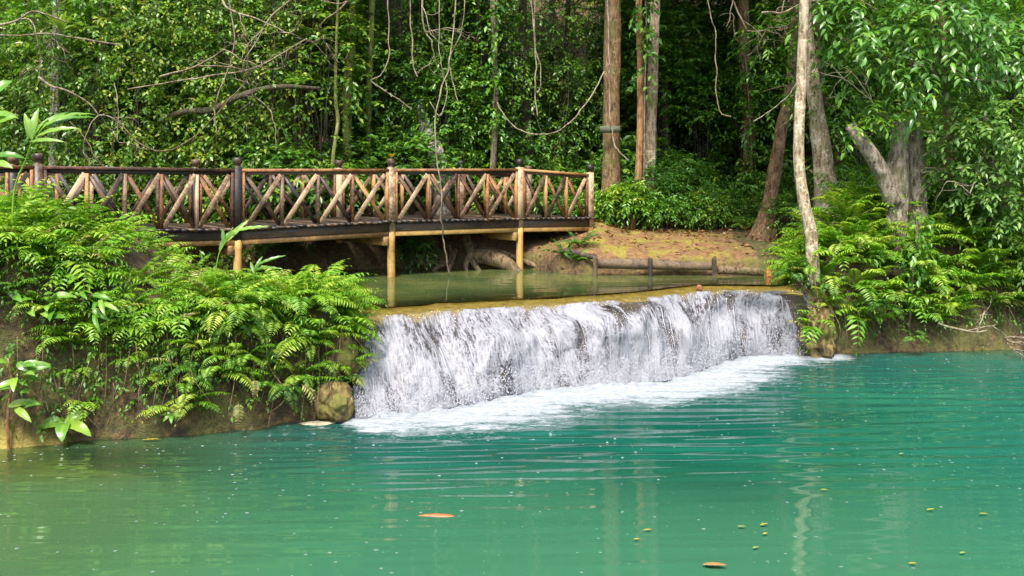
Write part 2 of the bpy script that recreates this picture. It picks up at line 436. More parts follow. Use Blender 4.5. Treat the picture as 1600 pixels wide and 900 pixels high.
def turbid_lower(n, pos, A):
    f = noise(n, .35, 3, .5, pos)
    base = ramp(n, f, [(.35, (.002, .060, .040)), (.65, (.008, .100, .060))])
    # milky shallows toward the near bank and the left bank, blue-green where the fall churns in air
    base = mixc(n, A('milky'), base, (.048, .150, .070))
    base = mixc(n, A('bright'), base, (.016, .125, .085))
    base = mixc(n, A('olive'), base, (.055, .105, .034))
    base = mixc(n, A('churn'), base, (.010, .060, .055))
    return base

def turbid_upper(n, pos, A):
    f = noise(n, .8, 3, .5, pos)
    return ramp(n, f, [(.35, (.07, .11, .035)), (.65, (.14, .16, .05))])

def fall_mat():
    m, n, out = new_mat('falling_water')
    def A(k):
        a = N_(n, 'Attribute'); a.attribute_name = k; return a.outputs['Fac']
    cb = N_(n, 'CombineXYZ'); n.links.new(A('su'), cb.inputs[0]); n.links.new(A('sv'), cb.inputs[1])
    uv = cb.outputs[0]
    s1 = noise(n, 8, 5, .62, uv, (1, .2, 1), .4); s2 = noise(n, 30, 4, .65, uv, (1, .26, 1), .5); s3 = noise(n, 24, 5, .75, uv, (1, .6, 1), .8)
    big = noise(n, 2.0, 4, .6, uv, (1, .42, 1), .5)
    k = math_(n, 'ADD', math_(n, 'MULTIPLY', s1, .6), math_(n, 'MULTIPLY', s2, .4))
    s4 = noise(n, 46, 4, .7, uv, (1, .8, 1), 1.0)
    gran = math_(n, 'ADD', math_(n, 'MULTIPLY', s3, .6), math_(n, 'MULTIPLY', s4, .4))
    wv = math_(n, 'MULTIPLY', mapr(n, math_(n, 'ADD', A('sv'), math_(n, 'SUBTRACT', big, .5)), .35, 1.5), .75)
    k = math_(n, 'ADD', math_(n, 'MULTIPLY', k, math_(n, 'SUBTRACT', 1.0, wv)), math_(n, 'MULTIPLY', gran, wv))
    k = math_(n, 'ADD', k, math_(n, 'MULTIPLY', math_(n, 'SUBTRACT', big, .5), 1.55))
    k = math_(n, 'ADD', k, A('white'))
    mask = mapr(n, math_(n, 'ADD', k, math_(n, 'MULTIPLY', math_(n, 'SUBTRACT', s4, .5), .35)), .42, .58)
    p = N_(n, 'BsdfPrincipled'); p.inputs['Roughness'].default_value = .35
    kc = math_(n, 'ADD', k, math_(n, 'ADD', math_(n, 'MULTIPLY', math_(n, 'SUBTRACT', s4, .5), .75), math_(n, 'MULTIPLY', math_(n, 'SUBTRACT', s2, .5), 1.2)))
    n.links.new(ramp(n, kc, [(.36, (.10, .095, .105)), (.54, (.31, .305, .335)), (.74, (.50, .50, .54))]), p.inputs['Base Color'])
    b = bump(n, s2, .8, .03); b = bump(n, s3, .7, .03, b); b = bump(n, s4, .8, .02, b)
    n.links.new(b, p.inputs['Normal'])
    tl = N_(n, 'BsdfTranslucent'); tl.inputs[0].default_value = (.4, .4, .44, 1)
    w1 = N_(n, 'MixShader'); w1.inputs[0].default_value = .25; n.links.new(p.outputs[0], w1.inputs[1]); n.links.new(tl.outputs[0], w1.inputs[2])
    tr = N_(n, 'BsdfTransparent'); tr.inputs[0].default_value = (.9, .9, .88, 1)
    gl = N_(n, 'BsdfGlossy'); gl.inputs['Roughness'].default_value = .12; n.links.new(b, gl.inputs['Normal'])
    thin = N_(n, 'MixShader'); thin.inputs[0].default_value = .11; n.links.new(tr.outputs[0], thin.inputs[1]); n.links.new(gl.outputs[0], thin.inputs[2])
    mx = N_(n, 'MixShader'); n.links.new(mask, mx.inputs[0]); n.links.new(thin.outputs[0], mx.inputs[1]); n.links.new(w1.outputs[0], mx.inputs[2])
    n.links.new(mx.outputs[0], out.inputs[0])
    return m

def ledge_mat():
    m, n, out = new_mat('travertine')
    pos = N_(n, 'NewGeometry').outputs['Position']
    f = noise(n, 5, 6, .7, pos); g = noise(n, 22, 4, .65, pos)
    col = ramp(n, f, [(.3, (.05, .032, .016)), (.5, (.17, .115, .05)), (.68, (.34, .25, .10))])
    col = mixc(n, .72, col, (.055, .045, .042))
    la = N_(n, 'Attribute'); la.attribute_name = 'algae'
    gold = ramp(n, math_(n, 'ADD', math_(n, 'MULTIPLY', f, .6), math_(n, 'MULTIPLY', g, .4)), [(.36, (.12, .085, .02)), (.5, (.25, .18, .03)), (.62, (.40, .30, .06))])
    col = mixc(n, mapr(n, math_(n, 'ADD', la.outputs['Fac'], math_(n, 'MULTIPLY', math_(n, 'SUBTRACT', f, .5), .7)), .40, .60), col, gold)
    p = N_(n, 'BsdfPrincipled'); n.links.new(col, p.inputs['Base Color']); p.inputs['Roughness'].default_value = .4
    n.links.new(bump(n, g, .8, .05), p.inputs['Normal']); n.links.new(p.outputs[0], out.inputs[0])
    return m

def plain_mat(name, col, rough=.6, var=.3, scale=12):
    m, n, out = new_mat(name)
    tc = N_(n, 'TexCoord').outputs['Object']
    f = noise(n, scale, 4, .6, tc)
    c = ramp(n, f, [(.3, tuple(v * (1 - var) for v in col)), (.7, tuple(min(1, v * (1 + var)) for v in col))])
    p = N_(n, 'BsdfPrincipled'); n.links.new(c, p.inputs['Base Color']); p.inputs['Roughness'].default_value = rough
    n.links.new(bump(n, f, .5, .02), p.inputs['Normal']); n.links.new(p.outputs[0], out.inputs[0])
    return m

M['ground'] = ground_mat()
M['pool'] = water_mat('pool_water', turbid_lower, (.62, .80, .62), 2.1, 2.2, .07, True)
M['upper'] = water_mat('upper_water', turbid_upper, (.80, .80, .55), 2.6, 3.0, .10)
M['fall'] = fall_mat()
M['ledge'] = ledge_mat()
M['spray'] = plain_mat('white_spray', (.44, .45, .49), .3, .03)

# ------------------------------------------------------------------ layout curves
LIP_PX = [(545, 492, 555, 657), (560, 490, 578, 652), (620, 485, 655, 645), (700, 478, 742, 632), (760, 475, 805, 617), (820, 472, 868, 607), (900, 468, 948, 602),
          (1000, 461, 1040, 595), (1060, 453, 1085, 584), (1100, 449, 1117, 571), (1160, 449, 1166, 557), (1225, 450, 1230, 554), (1262, 451, 1270, 553)]
LIP = np.array([onz(a, b, ZU)[:2] for a, b, c, d in LIP_PX])
BASE = np.array([onz(c, d, 0)[:2] for a, b, c, d in LIP_PX])
# keep x increasing along the lip so that it stays a function of x
def lip_y(x): return np.interp(x, LIP[:, 0], LIP[:, 1])

LEFT_POLY = np.array([(-40, 11.6), (-9, 12.2), (-6.2, 12.5), (-5.0, 12.8), (-4.06, 13.05), (-2.97, 13.6), (-2.15, 13.98), (-2.12, 14.5), (-2.36, 15.3), (-2.75, 16.0), (-3.3, 16.7), (-4.4, 17.6), (-5.3, 19.2), (-6.6, 20.4), (-9, 21.5), (-40, 23)])
RIGHT_POLY = np.array([(5.42, 18.75), (6.3, 18.95), (7.25, 19.3), (9.85, 19.7), (14, 20.3), (40, 21.5), (40, 30), (5.75, 30), (5.7, 21.4), (5.5, 20.2), (5.36, 19.2)])
FAR = np.array([(-40, 24.5), (-9, 23.0), (-6, 22.5), (-4, 22.2), (-2.5, 22.6), (-.5, 22.7), (.35, 22.6), (1.0, 21.6), (1.6, 21.3), (2.5, 21.25), (5.2, 21.2), (6, 21.2), (40, 21.2)])

def sdf(poly, X, Y):
    """signed distance, positive inside"""
    X = np.asarray(X, float); Y = np.asarray(Y, float)
    d = np.full(X.shape, 1e9); ins = np.zeros(X.shape, bool)
    n = len(poly)
    for i in range(n):
        a, b = poly[i], poly[(i + 1) % n]
        ex, ey = b - a
        t = np.clip(((X - a[0]) * ex + (Y - a[1]) * ey) / (ex * ex + ey * ey), 0, 1)
        d = np.minimum(d, np.hypot(X - a[0] - t * ex, Y - a[1] - t * ey))
        c = ((a[1] > Y) != (b[1] > Y))
        with np.errstate(divide='ignore', invalid='ignore'):
            xi = ex * (Y - a[1]) / ey + a[0]
        ins ^= c & (X < xi)
    return np.where(ins, d, -d)

def far_y(x): return np.interp(x, FAR[:, 0], FAR[:, 1])

def ground_parts(X, Y):
    X = np.asarray(X, float); Y = np.asarray(Y, float)
    wob = .16 * fbm(X * 1.3, Y * 1.3, 0, 3)
    sl_ = sdf(LEFT_POLY, X, Y) + wob
    sr_ = sdf(RIGHT_POLY, X, Y) + wob
    sf = Y - far_y(X) + wob
    near = 3.6 - Y + wob
    ly = lip_y(X)
    upper = sstep(.25, .6, Y - ly) * sstep(6.0, 5.7, X)
    bed_lo = -1.6 + 1.42 * np.exp(-((X + 5.6) / 2.3) ** 4 - ((Y - 11.9) / 1.05) ** 4) + .9 * np.exp(-((X - 9.5) / 2.0) ** 2 - ((Y - 19.3) / .6) ** 2)
    bed_up = ZU - .05 - .75 * sstep(.5, 3.4, Y - ly)
    bed = bed_lo * (1 - upper) + bed_up * upper
    top_l = 1.50 + .80 * sstep(-4.7, -6.3, X) * sstep(18.5, 15.5, Y) + .12 * fbm(X, Y, 3, 3) + .25 * sstep(0, 2, sl_)
    top_r = 1.55 + 1.0 * sstep(.2, 1.5, sr_) * np.exp(-((X - 7.9) / 2.3) ** 4) + .12 * fbm(X, Y, 9, 3)
    hill = np.maximum(Y - 27.0 - 1.2 * sstep(5, 1, np.abs(X - 3)), 0)
    steep = 1.50 + .18 * sstep(0, .8, sf) + .055 * np.clip(sf, 0, 6) + .32 * np.exp(-((X - 1.9) / .7) ** 2 - ((Y - 24.2) / .9) ** 2)
    hump = .55 * sstep(.9, -1.2, X) * sstep(0, 1.5, sf) + .25 * sstep(7, 10, X)
    top_f = steep + hump + .45 * hill + .0035 * hill ** 2 + .10 * fbm(X * .8, Y * .8, 5, 4) + .5 * fbm(X * .15, Y * .15, 2, 2) * sstep(1, 8, sf)
    h = bed
    h = np.maximum(h, bed + (top_l - bed) * sstep(-.22, .44, sl_))
    h = np.maximum(h, bed + (top_r - bed) * sstep(-.50, .75, sr_))
    h = np.maximum(h, bed + (top_f - bed) * sstep(-.15, .28, sf))
    h = np.maximum(h, bed + (1.7 - bed) * sstep(-.2, .8, near))
    return h, sl_, sr_, sf, near, upper

def gz(x, y): return float(ground_parts(np.array([x]), np.array([y]))[0][0])

# ------------------------------------------------------------------ ground
def axis(a, b, step, lo, hi, k=14):
    mid = np.arange(a, b, step)
    l = a - (a - lo) * (np.linspace(1, 0, k, endpoint=False) ** 2)
    r = b + (hi - b) * (np.linspace(0, 1, k + 1)[0:] ** 2)
    return np.concatenate([l, mid, r])
gx = axis(-9, 12, .085, -160, 160); gy = axis(11.5, 27, .085, -60, 220)
GX, GY = np.meshgrid(gx, gy)
GH, g_l, g_r, g_f, g_n, g_up = ground_parts(GX, GY)
slope = np.hypot(*np.gradient(GH, .085))
GH2 = GH + .05 * fbm(GX * 3, GY * 3, 1, 3) * sstep(-.3, .3, np.maximum.reduce([g_l, g_r, g_f]))
GH2 = np.minimum(GH2, 60)
land = np.maximum.reduce([g_l, g_r, g_f, g_n])
dirt = np.exp(-((GX - 3.0) / 2.5) ** 4) * sstep(.0, .3, g_f) * sstep(29, 25.5, GY)
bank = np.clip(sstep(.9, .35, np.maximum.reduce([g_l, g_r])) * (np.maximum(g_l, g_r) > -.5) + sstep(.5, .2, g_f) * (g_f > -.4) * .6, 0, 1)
bedm = sstep(.02, -.12, land)
ny, nx = GX.shape
idx = np.arange(nx * ny).reshape(ny, nx)
quads = np.stack([idx[:-1, :-1], idx[:-1, 1:], idx[1:, 1:], idx[1:, :-1]], -1).reshape(-1, 4)
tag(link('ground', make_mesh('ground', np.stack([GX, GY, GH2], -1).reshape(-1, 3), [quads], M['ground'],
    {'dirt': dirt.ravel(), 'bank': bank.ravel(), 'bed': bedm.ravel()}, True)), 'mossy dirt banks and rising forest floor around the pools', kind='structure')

# ------------------------------------------------------------------ lower pool
def seg_dist(P, X, Y):
    d = np.full(X.shape, 1e9)
    for a, b in zip(P[:-1], P[1:]):
        e = b - a
        t = np.clip(((X - a[0]) * e[0] + (Y - a[1]) * e[1]) / (e @ e), 0, 1)
        d = np.minimum(d, np.hypot(X - a[0] - t * e[0], Y - a[1] - t * e[1]))
    return d
px_ = axis(-8.5, 12.5, .042, -60, 60, 8); py_ = axis(8.0, 19.6, .036, -40, 19.62, 6); py_ = np.unique(np.round(py_, 4))
PX, PY = np.meshgrid(px_, py_)
fd = seg_dist(BASE, PX, PY)
calm = np.exp(-fd / 3.2)
waves = np.zeros_like(PX)
wr = np.random.default_rng(11)
for i in range(34):
    lam = .16 * (1.9 ** (wr.random() * 2.0)); th = wr.normal(-.04, .07)     # crests run across the view, away from the fall
    kx, ky = math.sin(th) / lam * 2 * math.pi, math.cos(th) / lam * 2 * math.pi
    ph = wr.random() * 6.28
    loc = .5 + .5 * vnoise(PX * .35 + i * 3.1, PY * .9 + i, i)
    waves += loc * lam * .0085 * np.sin(kx * PX + ky * PY + ph + 1.6 * vnoise(PX * .22, PY * .5, i * 2.0))
chop = fbm(PX * 3.2, PY * 4.5, 4, 3)
amp = .42 + 1.4 * np.exp(-(fd / 3.0) ** 2) + 1.2 * np.exp(-((PY - 12.6) / 1.4) ** 2) * sstep(-3.2, -1.8, PX) * sstep(7.5, 3.5, PX) + .25 * sstep(6, 11, PX) * sstep(12, 16, PY)
near_amp = np.where(PY < 10.6, .55, 1.0)
PZ = waves * amp * near_amp * .55 + .045 * chop * np.exp(-fd / .7) + .10 * np.clip(fbm(PX * 2.1, PY * 2.1, 8, 3), 0, 1) * np.exp(-(fd / .35) ** 2)
gh_, gl_, gr_, gf_, gn_, gu_ = ground_parts(PX, PY)
depth = np.clip(-gh_, 0, 3)
# foam fans out from the foot of the fall, wider to the right where the jet runs
fo_len = np.interp(PX, [-2.6, -2.1, -1.5, 0, 1, 2.5, 3.4, 4.3, 5.6, 6.6], [.12, .35, .9, 1.25, 1.35, 1.3, 1.25, 1.0, .8, .4])
foam = np.clip(1.05 - fd / np.maximum(fo_len * 2.0, .05), -.6, 1) * .74 + .26
foam = np.where((PY > np.interp(PX, BASE[:, 0], BASE[:, 1]) + .3) & (PX < 5.5) & (PX > -2.1), np.maximum(foam, .8), foam)
jet = np.exp(-((PY - np.interp(PX, [2, 5, 8, 12], [15.6, 16.6, 15.4, 13.6])) / .75) ** 2) * sstep(1.5, 5.5, PX)
foam = np.maximum(foam, .16 + .24 * jet)
bubble = np.clip(np.exp(-fd / 3.5) + .25, 0, 1)
milky = np.clip(sstep(12.5, 8.6, PY) * .8, 0, 1)
churn = np.exp(-(fd / 2.2) ** 2) * .8
ny, nx = PX.shape; idx = np.arange(nx * ny).reshape(ny, nx)
quads = np.stack([idx[:-1, :-1], idx[:-1, 1:], idx[1:, 1:], idx[1:, :-1]], -1).reshape(-1, 4)
tag(link('lower_pool', make_mesh('lower_pool', np.stack([PX, PY, PZ], -1).reshape(-1, 3), [quads], M['pool'],
    dict(depth=depth.ravel(), foam=foam.ravel(), bubble=bubble.ravel(), caps=np.clip(np.exp(-(fd / 1.9) ** 2) + .75 * jet, 0, 1).ravel(), milky=milky.ravel(), olive=np.clip(sstep(-1.2, -4.5, PX + .5 * fbm(PX * .7, PY * .7, 3, 3)) * .8, 0, 1).ravel(), bright=np.clip(sstep(2.5, 7.5, PX) * .8 + .2 * sstep(11, 9, PY), 0, 1).ravel(), churn=churn.ravel(), rough=np.clip(amp * .6, .12, 1).ravel()), True)),
    'turquoise green pool below the waterfall with foam and ripples', kind='structure')

# ------------------------------------------------------------------ upper pool
ux = np.linspace(-12, 6.1, 360); ut = np.linspace(0, 1, 90)
ly = np.where(ux < LIP[0, 0], LIP[0, 1] + (LIP[0, 0] - ux) * .9, lip_y(ux))
ly = np.minimum(ly, 21)
UX = np.repeat(ux[None], 90, 0); UY = ly[None] + .56 + (23.6 - ly[None]) * ut[:, None]
gh_ = ground_parts(UX, UY)[0]
UZ = ZU + .004 * fbm(UX * 2, UY * 6, 0, 3)
idx = np.arange(UX.size).reshape(UX.shape)
quads = np.stack([idx[:-1, :-1], idx[:-1, 1:], idx[1:, 1:], idx[1:, :-1]], -1).reshape(-1, 4)
tag(link('upper_pool', make_mesh('upper_pool', np.stack([UX, UY, UZ], -1).reshape(-1, 3), [quads], M['upper'],
    dict(depth=np.clip(ZU - gh_, 0, 2).ravel(), rough=np.full(UX.size, .5)), True)), 'calm olive green water above the weir under the footbridge', kind='structure')

# ------------------------------------------------------------------ travertine ledge and waterfall
NU, NV = 760, 110
su = np.concatenate([[0], np.cumsum(np.hypot(*np.diff((LIP + BASE) / 2, axis=0).T))]); SL = su[-1]
uu = np.linspace(0, SL, NU)
def cr(P):   # smooth interpolation of the control curve
    k = np.ones(9) / 9
    out = []
    for c in (0, 1):
        y = np.interp(uu, su, P[:, c]); yp = np.pad(y, 30, mode='reflect', reflect_type='odd')
        y = np.convolve(yp, np.hanning(61) / np.hanning(61).sum(), 'same')[30:-30]
        out.append(y)
    return np.stack(out, -1)
LP, BP = cr(LIP), cr(BASE)
def fall_surface(inset, nseed, rough):
    vv = np.linspace(0, 1, NV)
    U, V = np.meshgrid(uu, vv)
    s = sstep(.08, 1.0, V) * .35 + np.clip((V - .05) / .95, 0, 1) * .65           # horizontal run
    zz = (ZU - .05) * (1 - np.clip((V - .06) / .94, 0, 1) ** (1.35)) + .05 * np.clip((.06 - V) / .06, 0, 1) ** .7
    ex = 1.5 + 1.0 * fbm(uu * .8, uu * 0, 4.0, 2)[None]                              # some stretches slide out, some drop first
    zz = (ZU - .05) * (1 - np.clip((V - .06) / .94, 0, 1) ** ex) + .05 * np.clip((.06 - V) / .06, 0, 1) ** .7
    back = np.clip((.06 - V) / .06, 0, 1)                                           # lies back over the lip
    run = (BP - LP)
    X = LP[None, :, 0] + run[None, :, 0] * s[..., ]
    Y = LP[None, :, 1] + run[None, :, 1] * s + back * .62
    # terraces in the rock: lumps that push the water out
    lump = fbm(U * .9, V * 1.7 + 3, 1.0, 3) * .22 + np.clip(fbm(U * 2.1, V * 2.6, 6.0, 3), 0, 1) * .34
    for (uc, vc, a, ru, rv) in ((.95, .52, .34, .55, .22), (2.6, .62, .18, .5, .2), (4.7, .58, .26, .8, .2), (6.3, .66, .22, .6, .18), (3.7, .34, .12, .35, .14)):
        lump = lump + a * np.exp(-((U - uc) / ru) ** 2 - ((V - vc) / rv) ** 2)
    lump *= np.sin(np.clip(V, 0, 1) * math.pi) ** .6 * sstep(.07, .3, V)
    st = fbm(U * 7, V * .9, nseed, 4) * rough * sstep(.05, .2, V)
    fr = unit(np.stack([run[:, 0], run[:, 1] - .4], -1))
    off = lump + st - inset
    X = X + fr[None, :, 0] * off; Y = Y + fr[None, :, 1] * off
    Z = zz + .35 * off * np.sin(V * math.pi) + .02 * fbm(U * 2.5, V * 0, 2, 3) * (1 - V) - inset * .5
    return U, V, X, Y, Z
idx = np.arange(NU * NV).reshape(NV, NU)
quads = np.stack([idx[:-1, :-1], idx[1:, :-1], idx[1:, 1:], idx[:-1, 1:]], -1).reshape(-1, 4)
U, V, X, Y, Z = fall_surface(.09, 4.0, .03)
Z[-8:] = np.minimum(Z[-8:], np.linspace(0.02, -.5, 8)[:, None])
tag(link('travertine_ledge', make_mesh('travertine_ledge', np.stack([X, Y, Z], -1).reshape(-1, 3), [quads], M['ledge'], {'algae': sstep(.19, .10, V).ravel()}, True)),
    'brown travertine ledge behind the falling water', kind='structure')
U, V, X, Y, Z = fall_surface(0, 1.0, .05)
lumpy = np.clip(fbm(U * 1.3, V * 1.6, 6.0, 3), -1, 1)
white = .045 + .12 * sstep(.35, .95, V) + .10 * lumpy - .20 * sstep(.17, .06, V) - .9 * sstep(.085, .03, V) + .05 * np.interp(U, [0, SL * .45, SL * .7, SL], [.2, 1, .6, -.4])
white += .13 * np.exp(-((U - .9) / .55) ** 2) * sstep(.25, .45, V)                 # the big bulge at the left end
edge = np.minimum(U, SL - U); white -= .22 * sstep(.28, 0, edge)
fallV = np.stack([X, Y, Z], -1)
tag(link('waterfall', make_mesh('waterfall', fallV.reshape(-1, 3), [quads], M['fall'],
    dict(su=(U + .10 * fbm(U * 1.6, V * 3, 2, 3) * V + .05 * fbm(U * 5, V * 6, 3, 2) * V).ravel(), sv=(V * 1.7).ravel(), white=white.ravel()), True)), 'wide low white waterfall spilling over the ledge into the pool', kind='structure')

# threads of water standing off the sheet, and drops thrown up at its foot
g = Geo(); fr_ = np.random.default_rng(5)
for k in range(90):
    i = int(fr_.uniform(.02, .98) * (NU - 1)); v0 = fr_.uniform(.2, .7); v1 = min(1, v0 + fr_.uniform(.12, .5))
    rows = np.linspace(v0, v1, 5) * (NV - 1)
    pts = fallV[rows.astype(int), i].copy(); pts[:, 1] -= fr_.uniform(.0, .035); pts[:, 0] += fr_.normal(0, .01)
    rr = fr_.uniform(.003, .007)
    tube(g, pts, [rr * .2, rr, rr * 1.1, rr, rr * .2], 4, 2)
nd = 9000
ii = fr_.integers(4, NU - 4, nd); vv_ = np.clip(1 - np.abs(fr_.normal(0, .28, nd)), .05, 1)
dp = fallV[(vv_ * (NV - 1)).astype(int), ii].copy()
low = vv_ > .8
dp[:, 1] -= np.abs(fr_.normal(0, .05, nd)) + low * np.abs(fr_.normal(0, .20, nd)); dp[:, 0] += fr_.normal(0, .05, nd)
dp[:, 2] = np.maximum(dp[:, 2] + np.abs(fr_.normal(0, .05, nd)) , .01)
r = fr_.uniform(.004, .011, nd) * (1 - .3 * (~low))
oc = np.array([[1, 0, 0], [-1, 0, 0], [0, 1, 0], [0, -1, 0], [0, 0, 1.5], [0, 0, -1.5]])
of = np.array([[0, 2, 4], [2, 1, 4], [1, 3, 4], [3, 0, 4], [2, 0, 5], [1, 2, 5], [3, 1, 5], [0, 3, 5]])
g.add((dp[:, None] + oc[None] * r[:, None, None]).reshape(-1, 3), (of[None] + (np.arange(nd) * 6)[:, None, None]).reshape(-1, 3))
tag(link('water_spray', g.mesh('water_spray', M['spray'], True)), 'white threads and drops of water flying off the waterfall', 'spray', kind='stuff')

# ------------------------------------------------------------------ footbridge
P2 = np.array([-2.47, 20.8]); UD = unit(np.array([.82, .57])); BANG = math.atan2(UD[1], UD[0])
PT = [-10.2, -6.6, -3.2, 0.0, 3.19, 5.19]            # stations of the posts along the bridge
BAYS = [5, 5, 4, 4, 3]
BW = 2.4
def deck_z(t): return np.interp(t, [-10.2, -6.6, -5.1, -3.2, 0, 3.19, 5.19], [2.40, 2.40, 2.39, 2.36, 2.42, 2.41, 2.375])
def rail_z(t): return np.interp(t, [-10.2, -6.6, -3.2, 0, 3.19, 5.19], [3.50, 3.50, 3.465, 3.48, 3.50, 3.39])
M['wood_wet'] = wood_mat('wood_wet', (.006, .005, .004), (.016, .011, .008), (.07, .042, .022), .55)
bridge = thing('wooden_footbridge', 'weathered wooden footbridge with cross-braced railings over the upper pool', 'footbridge', (P2[0], P2[1], 0), BANG)
def bpart(name, geo_or_mesh, mat=None, loc=None, parent=bridge, smooth=False):
    me = geo_or_mesh.mesh(name, mat, smooth) if isinstance(geo_or_mesh, Geo) else geo_or_mesh
    return link(name, me, parent, loc)
def wpos(t, s): return P2 + UD * t + np.array([-UD[1], UD[0]]) * s
# planks across the deck
pm = []
for k in range(5):
    g = Geo(); box(g, -.066, .066, -.14 - .02 * rng.random(), BW + .14, -.045, 0, .5, .004); pm.append(g.mesh('plank', M['wood_dark']))
t = -10.1
while t < 5.25:
    o = bpart('plank', pm[random.randrange(5)], loc=(t, 0, float(deck_z(t)) + random.uniform(-.006, .006))); o.rotation_euler.z = random.gauss(0, .006)
    t += .1405
# edge boards and stringers below the planks
for a, b in zip(PT[:-1], PT[1:]):
    za, zb = float(deck_z(a)), float(deck_z(b))
    for s in (-.06, BW + .06):
        g = Geo(); bar(g, (a + .01, s, za - .13), (b - .01, s, zb - .13), .06, .16); bpart('edge_beam', g, M['wood_wet'])
    for s in (-.03, BW / 2, BW + .03):
        g = Geo(); bar(g, (a + .01, s, za - .265), (b - .01, s, zb - .265), .09, .10); bpart('stringer', g, M['wood_ochre'])
def make_cap():
    g = Geo(); prof = [(.0, .075), (.02, .06), (.05, .062), (.07, .088), (.12, .096), (.165, .092), (.18, .07)]
    n = 10
    V = [(r_ * math.cos(2 * math.pi * i / n), r_ * math.sin(2 * math.pi * i / n), z) for z, r_ in prof for i in range(n)]
    f4 = [[j * n + i, j * n + (i + 1) % n, (j + 1) * n + (i + 1) % n, (j + 1) * n + i] for j in range(len(prof) - 1) for i in range(n)]
    V.append((0, 0, .185)); k = len(V) - 1; top = (len(prof) - 1) * n
    g.add(V, [[top + i, top + (i + 1) % n, k] for i in range(n)], f4); return g.mesh('cap', M['wood_dark'], True)
cap_me = make_cap()
for i, t in enumerate(PT):
    dz, rz = float(deck_z(t)), float(rail_z(t))
    for s in (-.03, BW + .03):
        last = i == len(PT) - 1
        # upright from deck to above the rail
        g = Geo(); bar(g, (t, s, dz - .22), (t, s, rz + .02), .15, .15, (0, 1, 0), bev=.18)
        p = bpart('post', g, M['wood_dark'] if (i in (1, 2)) else M['wood_brace'])
        bpart('cap', cap_me, loc=(t, s, rz + .02), parent=p)
        for e in (-1, 1):                                    # cheek boards beside each post
            if (e < 0 and i == 0) or (e > 0 and last): continue
            g = Geo(); bar(g, (t + e * .105, s, dz), (t + e * .105, s, rz - .05), .05, .09, (0, 1, 0)); bpart('baluster', g, M['wood_rail'])
        x, y = wpos(t, s)
        gb = gz(x, y) - .25
        if i < len(PT) :
            g = Geo(); tube(g, [(t + random.gauss(0, .02), s, gb), (t, s, (gb + dz) / 2), (t, s, dz - .22)], [.085, .08, .08], 10, 4, .1, seed=i * 3.1 + s)
            bpart('leg', g, M['wood_ochre'], smooth=True)
    if 0 < i < len(PT) - 1:
        g = Geo(); bar(g, (t - .14, -.10, dz - .41), (t - .14, BW + .22, dz - .41), .10, .18); bpart('cross_beam', g, M['wood_ochre'])
# railings
for i, (a, b) in enumerate(zip(PT[:-1], PT[1:])):
    for s in (-.03, BW + .03):
        out = -1 if s < 0 else 1
        g = Geo(); bar(g, (a + .06, s, float(rail_z(a)) - .035), (b - .06, s, float(rail_z(b)) - .035), .11, .055); bpart('top_rail', g, M['wood_rail'])
        g = Geo(); bar(g, (a + .06, s + .012, float(rail_z(a)) - .093), (b - .06, s + .012, float(rail_z(b)) - .093), .04, .06); bpart('under_rail', g, M['wood_dark'])
        n = BAYS[i]; e = .13
        xs = np.linspace(a + e, b - e, n + 1)
        for k in range(n):
            t0, t1 = xs[k], xs[k + 1]
            zb0, zb1 = float(deck_z(t0)) + .005, float(deck_z(t1)) + .005
            zt0, zt1 = float(rail_z(t0)) - .125, float(rail_z(t1)) - .125
            if k > 0:
                g = Geo(); bar(g, (t0, s, zb0), (t0, s, zt0), .055, .10, (0, 1, 0)); bpart('baluster', g, M['wood_rail'] if random.random() < .6 else M['wood_brace'])
            g = Geo(); bar(g, (t0 + .035, s + out * .028, zb0 + .02), (t1 - .035, s + out * .028, zt1), .042, .085); bpart('brace', g, M['wood_brace'])
            g = Geo(); bar(g, (t0 + .035, s - out * .020, zt0), (t1 - .035, s - out * .020, zb1 + .02), .042, .075)
            bpart('brace', g, M['wood_dark'] if random.random() < .5 else M['wood_rail'])

# ------------------------------------------------------------------ plants: builders
def jit_label(base): return base

def frond_mesh(name, mat, seed, pairs=15, w=.21, droop=1.3, ratio=.22, env=.75, sweep=.45, tone=(.2, .9)):
    g = Geo(); q = np.random.default_rng(seed)
    n = 24; th = .25 - droop * np.linspace(0, 1, n) ** 1.3
    lat = q.normal(0, .12) * np.linspace(0, 1, n) ** 2
    st = 1.0 / (n - 1)
    X = np.concatenate([[0], np.cumsum(np.cos(th[:-1]) * st)]); Z = np.concatenate([[0], np.cumsum(np.sin(th[:-1]) * st)])
    R_ = np.stack([X, lat, Z], -1); T = unit(np.gradient(R_, axis=0)); Nn = np.stack([-T[:, 2], np.zeros(n), T[:, 0]], -1)
    tube(g, R_[::4], np.linspace(.008, .002, len(R_[::4])), 3, 1, r=.35)
    ts = np.linspace(.14, .985, pairs)
    tone_b = q.uniform(*tone)
    for sgn in (-1, 1):
        i = np.clip((ts * (n - 1)).astype(int), 0, n - 1)
        ln = w * np.clip((1 - ts) ** .62 * (.45 + 1.1 * np.minimum(ts, .5)) / .68, .12, 1.2) * q.uniform(.85, 1.12, pairs)
        D = np.array([0, sgn, 0]) * 1.0 + T[i] * sweep + Nn[i] * (-.28) + q.normal(0, .07, (pairs, 3))
        Nv = Nn[i] + q.normal(0, .12, (pairs, 3))
        add_leaves(g, R_[i], D, Nv, ln, ln * ratio, np.clip(tone_b + q.normal(0, .12, pairs) + .15 * (ts - .5), 0, 1))
    add_leaves(g, R_[-1:], T[-1:], Nn[-1:], .07, .02, tone_b)
    return g.mesh(name, mat)

